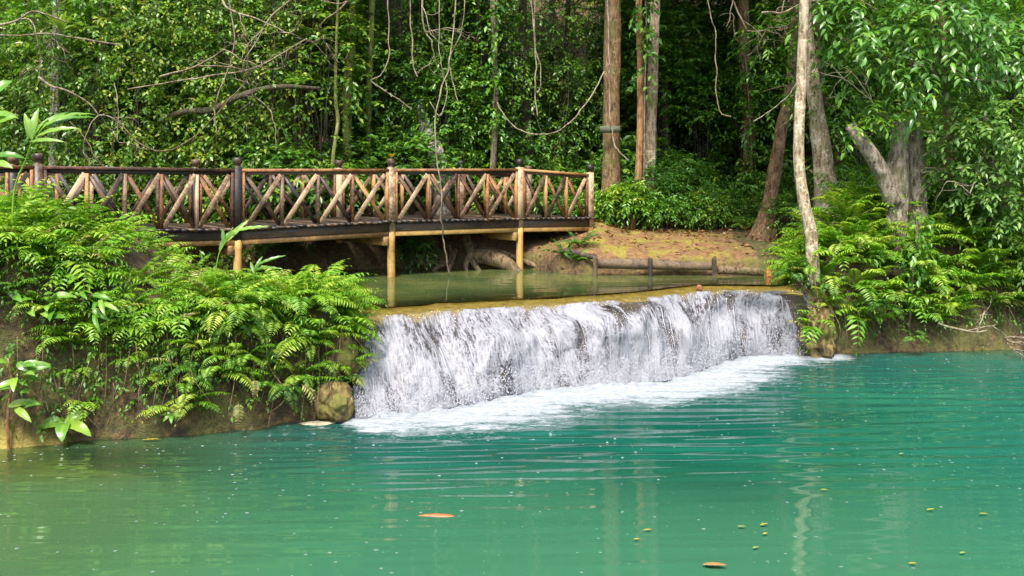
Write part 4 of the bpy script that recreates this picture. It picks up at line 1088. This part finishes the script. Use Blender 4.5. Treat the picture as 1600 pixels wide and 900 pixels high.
blob_tree('broad_leaved_tree', 'tree with large glossy drooping leaves filling the upper right', 'tree', (9.2, 21.6),
    [(9.2, 21.6, 1.6), (9.1, 21.4, 3.6), (8.9, 21.0, 5.4), (8.6, 20.8, 7.6)],
    [(1330, 20, 20.3, .7, .6, .6, 44), (1400, 60, 19.6, .8, .7, .55, 60), (1470, 30, 19.2, .9, .7, .7, 70), (1540, 50, 19.8, .8, .6, .6, 54), (1590, 80, 19.9, .7, .6, .55, 42),
     (1460, 105, 19.2, .6, .5, .3, 34), (1360, -60, 20, 1.0, .8, .7, 40), (1480, -80, 20.2, 1.2, .9, .8, 34), (1590, -60, 20.4, 1.1, .9, .8, 30), (1650, 60, 20.2, .9, .8, .8, 26), (1520, -230, 21, 1.6, 1.2, 1.2, 40)],
    .215, .42, 8, .58, M['leaf_broad'], 71, LEAF8, M['bark_brown'], .6)
blob_tree('leafy_bush', 'dense small leaved bush hanging over the right bank', 'bush', (9.6, 20.9),
    [(9.6, 20.9, 1.4), (9.7, 20.8, 2.6), (9.6, 20.6, 3.8), (9.5, 20.6, 4.6)],
    [(1500, 190, 19.7, .7, .6, .5, 110), (1570, 195, 19.3, .8, .6, .6, 140), (1530, 275, 19.8, .8, .6, .6, 130), (1600, 300, 19.5, .8, .6, .7, 130), (1490, 250, 20.6, .5, .5, .5, 50), (1480, 310, 20.8, .4, .4, .4, 40), (1650, 220, 19.8, .8, .6, .9, 70),
     (1590, 390, 20.1, .6, .5, .45, 70)],
    .145, .46, 8, .42, M['leaf_pale'], 72, LEAF2, M['twig'], .45)
blob_tree('feathery_tree', 'young tree with fresh green leaves behind the slim pale trunk', 'tree', (6.9, 22.8),
    [(6.9, 22.8, 1.6), (6.9, 22.7, 3.4), (6.8, 22.6, 5.0), (6.7, 22.6, 7.0)],
    [(1300, 120, 22.2, .8, .6, .6, 60), (1340, 200, 22.0, .6, .5, .5, 50), (1220, 60, 22.6, .8, .6, .7, 60), (1290, 20, 22.4, .9, .6, .6, 60), (1320, 270, 22.0, .5, .4, .5, 40), (1270, -80, 22.4, 1.2, 1, .9, 80), (1210, 150, 23, .6, .5, .6, 40)],
    .16, .36, 8, .45, M['leaf_bright'], 73, LEAF2, M['bark_brown'], .5)
blob_tree('dark_shrub', 'shaded dark glossy shrub under the bush at the right edge', 'shrub', (9.4, 21.4),
    [(9.4, 21.4, 1.5), (9.4, 21.3, 2.2), (9.4, 21.2, 2.9)],
    [(1530, 360, 21, .7, .5, .5, 60), (1560, 420, 20.7, .6, .5, .4, 50), (1610, 440, 20.5, .6, .5, .4, 40)],
    .19, .38, 7, .5, M['leaf_jungle'], 74, LEAF2, M['twig'], .6)

# ------------------------------------------------------------------ fern banks
random.seed(77)
def out_normal(poly, x, y):
    e = .05
    gxx = sdf(poly, np.array([x + e, x - e]), np.array([y, y])); gyy = sdf(poly, np.array([x, x]), np.array([y + e, y - e]))
    v = -np.array([gxx[0] - gxx[1], gyy[0] - gyy[1]]); return v / max(1e-6, np.linalg.norm(v))
def scatter_bank(poly, n, xr, smin, smax, ymax, mind, seed, yfun=None):
    q = np.random.default_rng(seed); m = max(4000, n * 60)
    x = q.uniform(*xr, m); y = q.uniform(12.2, ymax, m); s = sdf(poly, x, y)
    k = (s > smin) & (s < smax); x, y, s = x[k], y[k], s[k]
    keep = []
    K = np.zeros((0, 2))
    for i in range(len(x)):
        if len(keep) >= n: break
        if len(keep) and (((K - (x[i], y[i])) ** 2).sum(1) < mind ** 2).any(): continue
        keep.append(i); K = np.vstack([K, (x[i], y[i])])
    return [(x[i], y[i], s[i]) for i in keep]
def fzone(x, y, left):
    px = 800 + F * x / y
    if left: zs = [(40, 'at the left edge'), (100, 'below the left end post'), (160, 'above the broad leaf plant'), (220, 'where the bank tops out'), (280, 'left of the slender shoot'), (340, 'around the slender shoot'), (400, 'below the second bridge post'), (450, 'right of the slender shoot'), (500, 'near the upper pool'), (999, 'beside the falling water')]
    else: zs = [(1260, 'beside the ledge end'), (1300, 'at the slim pale trunk'), (1350, 'right of the slim pale trunk'), (1400, 'below the broken limb'), (1450, 'at the grey twin stump'), (1500, 'right of the grey twin stump'), (1550, 'under the leafy bush'), (9999, 'at the right edge')]
    return next(t for m, t in zs if px < m)
def frow(s, z): return 'low on the face' if z < .6 else 'halfway up the face' if z < 1.15 else 'on the brow' if s < .55 else 'just behind the brow' if s < 1.1 else 'farther back on top'
KW = {'leafy': 'leafy bright fern', 'fern': 'feathery green fern', 'dark': 'deep green fern'}
def bank_ferns(poly, n, xr, smin, smax, ymax, mind, seed, left, kinds, nf, size, spread, pitch, group, face=False):
    for x, y, s in scatter_bank(poly, n, xr, smin, smax, ymax, mind, seed):
        z = gz(x, y)
        if z < .25: continue
        on = out_normal(poly, x, y) if s < .9 else np.array([.25, -1])
        k = random.choice(kinds); sz = random.uniform(*size) * (.8 if s < .3 else 1)
        big = 'large' if sz > (size[0] * .4 + size[1] * .6) else 'smaller'
        fern(k, (x, y, z - .02), random.randint(*nf), sz, on, spread, big + ' ' + KW[k] + ' ' + frow(s, z) + ' ' + fzone(x, y, left) + (', left bank' if left else ''), group, pitch)
G_L, G_R = 'ferns on the left bank', 'ferns on the right mound'
bank_ferns(LEFT_POLY, 24, (-7.2, -5.5), .60, 2.0, 16, .32, 1, True, ['leafy', 'leafy', 'leafy', 'fern'], (10, 13), (.66, 1.0), 2.3, (.5, 1.35), G_L)
bank_ferns(LEFT_POLY, 34, (-7.2, -5.3), .28, .60, 15.5, .15, 11, True, ['leafy', 'leafy', 'leafy', 'fern'], (9, 12), (.62, .92), 1.7, (.2, 1.15), G_L)
bank_ferns(LEFT_POLY, 24, (-5.3, -4.1), .28, .60, 15.5, .15, 14, True, ['leafy', 'leafy', 'fern'], (8, 10), (.52, .76), 1.6, (.1, .8), G_L)
bank_ferns(LEFT_POLY, 14, (-5.5, -4.1), .60, 1.8, 15.8, .30, 15, True, ['leafy', 'fern'], (8, 10), (.42, .60), 2.2, (.2, .9), G_L)
bank_ferns(LEFT_POLY, 20, (-6.0, -4.0), 1.5, 4.2, 18.2, .42, 16, True, ['leafy', 'fern', 'fern'], (9, 11), (.46, .66), 2.6, (.2, .9), G_L)
bank_ferns(LEFT_POLY, 18, (-6.6, -4.1), .19, .28, 15.5, .15, 12, True, ['leafy', 'dark', 'fern'], (5, 7), (.42, .62), 1.3, (.0, .7), G_L)
bank_ferns(LEFT_POLY, 18, (-4.2, -2.2), .55, 1.4, 16.4, .30, 2, True, ['fern', 'fern', 'fern', 'leafy'], (7, 9), (.52, .72), 1.9, (.2, .95), G_L)
bank_ferns(LEFT_POLY, 40, (-4.2, -2.0), .28, .55, 16.0, .14, 3, True, ['fern', 'fern', 'fern', 'leafy'], (7, 9), (.72, 1.0), 1.4, (.15, .95), G_L)
bank_ferns(LEFT_POLY, 40, (-4.4, -2.0), .155, .28, 14.9, .10, 13, True, ['fern', 'fern', 'fern', 'dark'], (5, 7), (.58, .84), 1.2, (.05, .85), G_L)
bank_ferns(RIGHT_POLY, 24, (5.5, 10.4), .95, 2.0, 22, .40, 4, False, ['fern', 'fern', 'leafy', 'dark'], (9, 12), (.95, 1.25), 2.3, (.45, 1.25), G_R)
bank_ferns(RIGHT_POLY, 78, (5.35, 10.6), .20, .95, 21.6, .20, 5, False, ['fern', 'fern', 'fern', 'leafy'], (8, 10), (.90, 1.22), 1.6, (.2, 1.1), G_R)
for (px, py, d, sz, lab) in [(1378, 470, 18.95, .62, 'deep green fern with broad fronds low on the right mound'), (1300, 440, 18.9, .55, 'small fern drooping above the mossy rock beside the waterfall'),
                             (1430, 520, 19.0, .42, 'small fern near the water under the right mound'), (1240, 420, 19.3, .6, 'feathery fern at the right end of the ledge')]:
    p = at(px, py, d); p[2] = max(gz(p[0], p[1]), p[2] - .1); fern('dark', p, 9, sz, (0, -1), 1.9, lab, None, (.0, .9))
# ferns on the far bank by the bridge end
for (px, py, d, k, sz, lab) in [(838, 398, 21.9, 'fern', .55, 'pale drooping fern at the water beneath the bridge end'), (882, 380, 21.9, 'dark', .62, 'green fern on the bank below the bridge end'),
                                (905, 365, 22.4, 'dark', .7, 'tall green fern beside the last bridge post'), (900, 400, 21.6, 'dark', .45, 'low fern near the log end below the bridge')]:
    p = at(px, py, d); p[2] = gz(p[0], p[1]); fern(k, p, 9, sz, (0, -1), 2.4, lab, None, (.3, 1.2))
# single fronds that stand out
def lone(px, py, d, kind, n, sz, out, spread, pitch, lab):
    fern(kind, at(px, py, d), n, sz, out, spread, lab, None, pitch)
lone(372, 628, 13.05, 'yellow', 2, .34, (.5, -1), .3, (-1.1, -.6), 'faded yellow frond dangling to the water from the left bank')
lone(398, 592, 13.2, 'yellow', 2, .34, (.7, -1), .4, (-.9, -.4), 'faded pale frond on the left bank above the dangling yellow one')
lone(470, 600, 13.5, 'yellow', 2, .36, (1, -.5), .4, (-.8, -.3), 'faded frond hanging near the boulders beside the waterfall')
lone(489, 462, 14.9, 'dark', 2, .42, (.3, -1), .5, (1.2, 1.5), 'upright dark fern frond standing against the upper pool')

# broad leaves -----------------------------------------------------
def broad_leaf(name, mat, L, W, droop, seed, ruffle=.02, fold=.25, tone=.5):
    q = np.random.default_rng(seed); n, m = 13, 7
    t = np.linspace(0, 1, n); th = .1 - droop * t
    X = np.concatenate([[0], np.cumsum(np.cos(th[:-1]))]) / (n - 1) * L; Z = np.concatenate([[0], np.cumsum(np.sin(th[:-1]))]) / (n - 1) * L
    wd = W / 2 * np.sin(np.pi * np.clip(t, .0, 1) ** .8) ** .75; wd[0] = .006; wd[-1] = .002
    s = np.linspace(-1, 1, m)
    V = np.stack([X[:, None] - 0 * s[None], wd[:, None] * s[None], Z[:, None] + np.abs(s)[None] * wd[:, None] * fold + ruffle * L * np.sin(t[:, None] * 26 + seed) * (s ** 2)[None]], -1)
    idx = np.arange(n * m).reshape(n, m)
    g = Geo(); g.add(V.reshape(-1, 3), None, np.stack([idx[:-1, :-1], idx[1:, :-1], idx[1:, 1:], idx[:-1, 1:]], -1).reshape(-1, 4), np.clip(tone + .25 * (np.abs(s)[None] < .1) + 0 * t[:, None] + q.normal(0, .05, (n, m)), 0, 1).ravel())
    return g.mesh(name, mat, True)
M['leaf_fresh'] = leaf_mat('fresh_leaf', [(0, (.06, .20, .02)), (.5, (.13, .33, .03)), (1, (.30, .46, .08))], .32, .38, .5)
# ginger: a leaning stalk with long leaves
def stalk_plant(name, label, stalk, r, leaves, mat, stem_mat):
    base = np.array(stalk[0], float); root = thing(name, label, 'plant', base)
    g = Geo(); tube(g, np.array(stalk) - base, np.linspace(r, r * .6, len(stalk)), 6, 6, r=.7); link('stalk', g.mesh('stalk', stem_mat, True), root)
    for i, (p, yaw, pitch, L, W, dr) in enumerate(leaves):
        link('leaf', broad_leaf('leaf', mat, L, W, dr, i, .012, .25, random.uniform(.3, .9)), root, np.array(p) - base, (.85 * math.cos(yaw) + random.gauss(0, .15), -pitch, yaw))
    return root
b0 = at(18, 330, 13.0); b0[2] = gz(b0[0], b0[1])
tip = at(52, 214, 12.9)
stalk_plant('ginger_plant', 'tall ginger stalk with long arching glossy leaves before the bridge', [b0, at(22, 300, 13), at(40, 250, 12.95), tip], .016,
    [(at(50, 218, 12.9), .1, 1.05, .34, .085, .5), (at(52, 214, 12.9), .15, .9, .55, .085, 1.1), (at(56, 212, 12.9), -.1, .75, .80, .085, 1.25), (at(54, 210, 12.9), .1, .6, .78, .08, 1.1),
     (at(52, 216, 12.9), -.2, .4, .62, .075, .9), (at(50, 218, 12.9), 2.9, 1.25, .36, .09, .4), (at(50, 216, 12.9), 1.4, 1.35, .42, .1, .5), (at(46, 222, 12.9), -.3, .15, .48, .06, .8), (at(48, 218, 12.9), 2.2, 1.0, .4, .09, .7)],
    M['leaf_fresh'], M['fern'])
b0 = at(-12, 330, 12.4); b0[2] = gz(b0[0], b0[1])
stalk_plant('ginger_plant', 'broad light green leaves poking in at the left edge', [b0, at(-10, 250, 12.4), at(-14, 170, 12.4)], .018,
    [(at(-14, 150, 12.4), .3, .9, .32, .16, .9), (at(-14, 195, 12.4), -.2, .4, .34, .16, .6), (at(-12, 180, 12.4), .2, .1, .3, .15, .8), (at(-10, 245, 12.4), -.1, .2, .38, .10, 1.0), (at(-10, 255, 12.4), -.5, 0, .3, .1, .9)], M['leaf_fresh'], M['fern'])
b0 = at(332, 430, 14.0); b0[2] = gz(b0[0], b0[1])
stalk_plant('cane_shoot', 'slender shoot with bright lance leaves in front of the bridge post', [b0, at(340, 405, 14), at(352, 378, 14), at(364, 355, 14)], .010,
    [(at(343, 392, 14), .6, 1.1, .30, .075, .3), (at(352, 378, 14), .5, .75, .44, .075, .2), (at(360, 362, 14), -.05, .15, .55, .06, .25), (at(350, 380, 14), 2.2, 1.3, .2, .06, .3)], M['leaf_fresh'], M['fern'])
b0 = at(395, 440, 14.4); b0[2] = gz(b0[0], b0[1])
stalk_plant('cane_shoot', 'low shoot with pale blades on the left bank below the bridge', [b0, at(398, 425, 14.4), at(402, 412, 14.4)], .008,
    [(at(398, 425, 14.4), 1.0, 1.0, .26, .06, .3), (at(402, 414, 14.4), .1, .4, .42, .05, .5), (at(398, 428, 14.4), 2.3, .9, .22, .05, .4), (at(400, 420, 14.4), -.2, .1, .40, .045, .5)], M['leaf_fresh'], M['fern'])
b0 = at(104, 676, 12.72); b0[2] = -.05
stalk_plant('broad_leaf_plant', 'big ribbed green leaves of a plant standing at the left waterline', [b0, b0 + [0, -.02, .15], b0 + [0, -.05, .3]], .014,
    [(b0 + [0, -.03, .30], -1.4, .1, .36, .17, 1.6), (b0 + [.02, -.03, .28], -.6, .2, .42, .15, 1.5), (b0 + [-.02, -.03, .3], 3.6, .2, .36, .18, 1.3), (b0 + [0, 0, .32], .1, .5, .30, .14, 1.2), (b0 + [0, 0, .3], 2.4, .6, .3, .14, 1.0)], M['leaf_broad'], M['fern_dark'])
b0 = at(270, 650, 12.95)
stalk_plant('small_rosette', 'small five leaved green rosette on the left bank face', [b0 + [0, .12, -.04], b0, b0 + [0, -.02, .03]], .006,
    [(b0 + [0, -.02, .03], a, p_, .15, .055, .8) for a, p_ in ((-1.4, -.5), (-.5, .0), (.3, .3), (3.4, .1), (-2.4, -.4))], M['leaf_fresh'], M['fern'])
b0 = at(14, 690, 12.42); b0[2] = -.1
lv = []
for k in range(17):
    p = at(14 + random.uniform(-8, 26), random.uniform(560, 640), 12.35); lv.append((p, random.uniform(-2.6, .9), random.uniform(-.3, .6), random.uniform(.2, .34), .09, 1.0))
stalk_plant('waterside_shrub', 'leafy shrub with an orange stem at the left edge of the water', [b0, at(12, 650, 12.42), at(18, 600, 12.4), at(12, 560, 12.4)], .022, lv, M['leaf_broad'], M['bark_orange'])
lv = []
b0 = at(70, 480, 12.7); b0[2] = gz(b0[0], b0[1] + .3); b0[1] += .3
for k in range(9):
    lv.append((at(40 + random.uniform(-20, 60), random.uniform(455, 500), 12.6), random.uniform(-2.6, .5), random.uniform(-.3, .5), random.uniform(.2, .3), .09, 1.0))
stalk_plant('broad_leaf_plant', 'broad yellowish leaves among the tall ferns at the left', [b0, at(60, 500, 12.7), at(50, 470, 12.65)], .012, lv, M['leaf_fresh'], M['twig'])
lv = [(at(120 + random.uniform(0, 45), random.uniform(455, 490), 12.7), random.uniform(-1.6, -.2), random.uniform(-.6, .2), random.uniform(.22, .34), .065, 1.0) for k in range(8)]
b0 = at(130, 480, 13.0); b0[2] = gz(b0[0], b0[1])
stalk_plant('broad_leaf_plant', 'hanging lance leaves over the dark hollow of the left bank', [b0, at(130, 470, 12.8), at(150, 460, 12.7)], .012, lv, M['leaf_fresh'], M['twig'])
# bird's-nest fern high on the left
p0 = at(95, 52, 21.2)
root = thing('nest_fern', "yellow-green nest fern perched on a trunk at the upper left", 'fern', p0)
for k in range(13):
    link('frond', broad_leaf('frond', M['leaf_fresh'], random.uniform(.5, .75), .085, 1.0, k, .01, .2, .95), root, (0, 0, 0), (0, -random.uniform(.5, 1.3), k * .483))
for k, (px, py, lab) in enumerate([(318, 165, 'tufted fern sitting on the mossy bough'), (470, 130, 'leafy tuft perched before the dark hanging roots')]):
    fern('leafy', at(px, py, 22.3), 8, .5, None, math.pi, lab, None, (.2, 1.0))

# ------------------------------------------------------------------ rocks, roots, logs and small things
def lump(name, label, cat, p, rad, mat, seed, rough=.35, rz=0, group=None):
    n, m = 56, 36
    ph, th = np.meshgrid(np.linspace(0, 2 * np.pi, n, endpoint=False), np.linspace(0, np.pi, m))
    D = np.stack([np.sin(th) * np.cos(ph), np.sin(th) * np.sin(ph), np.cos(th)], -1)
    r = 1 + rough * 1.5 * fbm(D[..., 0] * 1.5 + seed, D[..., 1] * 1.5 + seed * 2, D[..., 2] * 1.5 * rad[2] / rad[0], 5) - rough * .8 * np.abs(fbm(D[..., 0] * 2.6 - seed, D[..., 1] * 2.6, D[..., 2] * 2.6 + seed, 3))
    V = D * r[..., None] * np.asarray(rad)
    idx = np.arange(n * m).reshape(m, n); a = idx[:-1]; b = np.roll(a, -1, 1); d = idx[1:]; c = np.roll(d, -1, 1)
    g = Geo(); g.add(V.reshape(-1, 3), None, np.stack([a, d, c, b], -1).reshape(-1, 4))
    o = link(name, g.mesh(name, mat, True), None, p, (0, 0, rz)); return tag(o, label, cat, group)
M['rock_moss'] = bark_mat('mossy_rock', (.025, .018, .008), (.12, .085, .028), (.26, .19, .06), (.13, .13, .02), .85, 6, .15)
M['rock_pale'] = plain_mat('pale_rock', (.42, .34, .22), .7, .3)
lump('boulder', 'ochre boulder at the left foot of the waterfall', 'rock', at(524, 628, 13.85), (.24, .24, .26), M['rock_moss'], 1.3)
lump('boulder', 'mossy boulder beside the left end of the falling water', 'rock', at(535, 560, 14.3), (.24, .3, .32), M['rock_moss'], 4.1)
lump('flat_stone', 'pale flat stone shelf at the waterline left of the waterfall', 'rock', at(495, 664, 13.72), (.36, .14, .045), M['rock_pale'], 2.2, .2, .35)
lump('boulder', 'tall mossy rock at the right edge of the waterfall', 'rock', at(1276, 525, 19.05), (.40, .44, .66), M['rock_moss'], 9.3)
lump('stone', 'brown stone lying at the far edge of the dirt clearing', 'rock', np.array([*at(1148, 362, 26)[:2], gz(*at(1148, 362, 26)[:2]) + .06]), (.30, .2, .12), plain_mat('brown_stone', (.30, .18, .11), .8), 5.0)
lump('stone', 'small orange-red stone standing in the shallows at the end of the logs', 'rock', at(1201, 427, 20.9) + [0, 0, -.05], (.065, .06, .15), plain_mat('orange_stone', (.50, .13, .035), .5), 3.0, .25)
lump('stone', 'little dark red stone on the ledge lip', 'rock', onz(1093, 450, ZU), (.06, .05, .06), plain_mat('red_stone', (.22, .08, .03), .5), 6.0, .25)
# logs and stakes edging the clearing
def log(label, p0, p1, r, mat, seed):
    p0, p1 = np.array(p0), np.array(p1); c = (p0 + p1) / 2
    g = Geo(); tube(g, [p0 - c, (p0 * .66 + p1 * .34) - c + [0, 0, .01], (p0 * .33 + p1 * .67) - c, p1 - c], [r, r * 1.06, r * .97, r * .9], 12, 8, .18, seed=seed)
    tag(link('edging_log', g.mesh('edging_log', mat, True), None, c), label, 'log')
log('long dark log edging the dirt clearing at the water', at(934, 412, 21.15), at(1116, 416, 21.15), .10, M['wood_log'], 1)
log('greyish shorter log continuing the clearing edge to the right', at(1121, 422, 21.1), at(1193, 425, 21.05), .085, M['root'], 2)
log('short log stub at the bridge side of the clearing edge', at(878, 392, 21.9), at(930, 402, 21.3), .06, M['wood_log'], 4)
for px, y0, y1, lab in ((1016, 403, 431, 'short stake holding the middle of the dark log'), (1116, 403, 431, 'short stake where the two edging logs meet'), (930, 400, 431, 'short stake at the left end of the dark log')):
    g = Geo(); a, b = at(px, y1 + 8, 20.98), at(px, y0, 20.98); tube(g, [a - a, (b - a) * .5, b - a], [.05, .052, .047], 9, 4, .15, seed=px)
    tag(link('stake', g.mesh('stake', M['wood_log'], True), None, a), lab, 'stake')
# roots under the bridge
rt = at(760, 425, 22.7); rt[2] = gz(rt[0], rt[1]) - .1
root = thing('buttress_roots', 'gnarled buttress roots spreading into the water under the bridge', 'roots', rt)
q = np.random.default_rng(91)
for pts, r in (([(727, 372, 23), (735, 395, 22.6), (728, 412, 22.4), (730, 436, 22.3)], (.12, .10, .06, .04)), ([(738, 400, 22.7), (765, 402, 22.6), (795, 414, 22.5), (820, 436, 22.3)], (.16, .17, .13, .06)),
               ([(735, 405, 22.6), (750, 425, 22.3), (762, 437, 22.2)], (.08, .05, .03)), ([(700, 380, 23), (705, 405, 22.6), (680, 420, 22.4), (664, 438, 22.2)], (.06, .05, .05, .03)),
               ([(712, 390, 22.8), (704, 415, 22.4), (694, 437, 22.2)], (.05, .05, .03)), ([(742, 385, 23), (790, 396, 22.9), (830, 412, 22.6), (860, 425, 22.3)], (.05, .06, .05, .03)), ([(640, 405, 22.8), (665, 412, 22.7), (700, 408, 22.8)], (.03, .05, .04)),
               ([(545, 380, 22.8), (555, 405, 22.6), (566, 432, 22.4)], (.06, .05, .04))):
    g = Geo(); tube(g, np.array([at(*p) for p in pts]) - rt, r, 9, 7, .3, seed=q.random() * 20); link('root', g.mesh('root', M['root'], True), root)
place_shrub(SH[4], *at(648, 400, 22.3)[:2], .42, 'glossy leafy shrub at the water behind the middle bridge leg', None, z=1.25)
place_shrub(SH[1], *at(470, 395, 22.6)[:2], .55, 'leafy shrub in the shade beneath the left half of the bridge', None, z=1.35)
place_shrub(SH[2], *at(430, 395, 22.4)[:2], .5, 'small leaved shrub beneath the bridge near the left leg', None, z=1.35)
# hanging rootlets on the bank faces
g = Geo(); q = np.random.default_rng(95)
for poly, xr, ym, n in ((LEFT_POLY, (-7.2, -2.2), 14.5, 80), (RIGHT_POLY, (5.5, 9.6), 20.2, 40)):
    for x, y, s in scatter_bank(poly, n, xr, 0.0, .26, ym, .03, n):
        on = out_normal(poly, x, y); z1 = q.uniform(.7, 1.4); z0 = q.uniform(0.0, .5)
        o1 = np.array([*(np.array([x, y]) + on * .06), z1]); o2 = np.array([*(np.array([x, y]) + on * (.1 + .08 * q.random())), (z0 + z1) / 2]); o3 = np.array([*(np.array([x, y]) + on * (.12 + .1 * q.random())), z0])
        o2[:2] += q.normal(0, .07, 2); o3[:2] += q.normal(0, .16, 2)
        tube(g, [o1, o2, o3], np.array([1, .9, .5]) * q.uniform(.003, .008), 4, 4)
tag(link('hanging_rootlets', g.mesh('hanging_rootlets', M['root'], True)), 'thin brown rootlets hanging down the bank faces', 'roots', kind='stuff')
# moss and small creepers on the bank faces
g = Geo()
for poly, xr, ym, n, sd_ in ((LEFT_POLY, (-7.4, -2.15), 14.6, 800, 6), (RIGHT_POLY, (5.4, 10.5), 20.6, 420, 7)):
    pts = np.array(scatter_bank(poly, n, xr, -.02, .40, ym, .02, sd_))
    S = np.stack([pts[:, 0], pts[:, 1] - .05, np.maximum(ground_parts(pts[:, 0], pts[:, 1])[0], .1) + q.random(len(pts)) * .05], -1)
    S = S[S[:, 2] > .22 + .5 * q.random(len(S))]
    sprays(g, S, q.normal(0, 1, S.shape) * [1, .5, .6] + [0, -.8, -.2], .18, 6, .075, .5, .5, LEAF2, q)
tag(link('bank_creepers', g.mesh('bank_creepers', M['fern_dark'])), 'tiny creeping leaves and moss over the bank faces', 'ground cover', kind='stuff')
# fallen leaves
g = Geo(); n = 1500
xx = q.uniform(.2, 6.2, n); yy = q.uniform(21.5, 27.5, n); keep = q.random(n) < (.25 + .75 * sstep(22.5, 25.5, yy)); xx, yy = xx[keep], yy[keep]; n = len(xx)
S = np.stack([xx, yy, ground_parts(xx, yy)[0] + .05], -1)
add_leaves(g, S, q.normal(0, 1, (n, 3)) * [1, 1, .2], UP + q.normal(0, .35, (n, 3)), q.uniform(.08, .17, n), q.uniform(.04, .08, n), q.random(n))
tag(link('fallen_leaves', g.mesh('fallen_leaves', M['leaf_brown'])), 'brown leaves scattered over the dirt clearing', 'leaves', kind='stuff')
# yellow leaf on the post, leaves on the water, the fish
p = np.array([*wpos(0, -.03), float(rail_z(0)) + .215])
o = link('fallen_leaf', broad_leaf('fallen_leaf', M['leaf_yellow'], .2, .13, 1.4, 2, .03, .3, .8), None, p, (0, -.9, -1.2)); tag(o, 'curled yellow leaf standing on the middle bridge post', 'leaf')
def floater(px, py, L, W, yaw, mat, lab, group=None):
    p = onz(px, py, 0); p[2] = .022
    tag(link('floating_leaf', broad_leaf('floating_leaf', M[mat], L, W, .12, px % 17, .01, .15, .7), None, p, (0, -.02, yaw)), lab, 'leaf', group)
floater(1098, 886, .20, .075, -.25, 'leaf_brown', 'brown leaf floating on the pool at the bottom of the view')
floater(222, 690, .24, .05, -.1, 'leaf_yellow', 'dry yellow leaf floating at the foot of the left bank')
for k, (px, py) in enumerate([(1152, 826), (1188, 824), (1192, 838), (1176, 860), (1005, 832), (990, 846), (1405, 712), (1282, 768), (1420, 884), (1500, 868), (1448, 800), (1530, 806)]):
    floater(px, py, random.uniform(.05, .09), .03, random.uniform(-.5, .5), 'leaf_yellow' if k % 3 else 'fern_yellow', 'tiny pale leaf fleck floating on the right half of the pool', 'pale leaf flecks on the pool')
fp = onz(680, 806, 0) + [0, 0, -.018]; g = Geo()
tube(g, [(-.30, 0, -.005), (-.2, .01, .0), (-.05, .015, .004), (.1, 0, .004), (.2, -.005, .0), (.26, -.01, -.006)], [.010, .022, .036, .038, .028, .008], 10, 5)
fish = thing('orange_fish', 'orange fish gliding at the surface of the green pool', 'fish', fp, scale=.85)
M['fish'] = plain_mat('fish_skin', (.42, .095, .015), .4, .4, 18)
link('body', g.mesh('body', M['fish'], True), fish)
g = Geo(); g.add([(-.28, 0, .004), (-.40, .07, .014), (-.37, 0, .012), (-.41, -.05, .014), (-.28, 0, -.004), (-.40, .07, .006), (-.37, 0, .004), (-.41, -.05, .006)], None, [[0, 1, 2, 3], [4, 7, 6, 5], [0, 4, 5, 1], [3, 7, 4, 0], [1, 5, 6, 2], [2, 6, 7, 3]])
link('tail_fin', g.mesh('tail_fin', M['fish']), fish)
# small board tied to the straight trunk
p = at(953, 202, 25.55); g = Geo(); box(g, -.25, .25, -.012, .012, -.085, .085, .5, .004)
tag(link('small_board', g.mesh('small_board', plain_mat('mossy_board', (.09, .10, .06), .8), False), None, p), 'small dull green board fixed across the straight brown trunk', 'board')

# ------------------------------------------------------------------ look-alikes are told apart by their order from the left
bpy.context.view_layer.update()
same = {}
for o in C.objects:
    if o.parent is None and 'label' in o and o.get('group') and o.name.split('.')[0] != 'floating_leaf': same.setdefault(o['label'], []).append(o)
ORD = ['leftmost', 'second from left', 'third from left', 'fourth from left', 'fifth from left', 'sixth from left', 'seventh from left', 'eighth from left']
for lab, os_ in same.items():
    if len(os_) < 2 or len(os_) > 8: continue
    os_.sort(key=lambda o: o.location.x / max(o.location.y, .1))
    for i, o in enumerate(os_):
        suffix = 'rightmost' if i == len(os_) - 1 else ORD[i]
        if len((lab + ' ' + suffix).split()) <= 16: o['label'] = lab + ', ' + suffix
        elif len((suffix.split()[0] + ' ' + lab).split()) <= 16: o['label'] = suffix.split()[0] + ' ' + lab
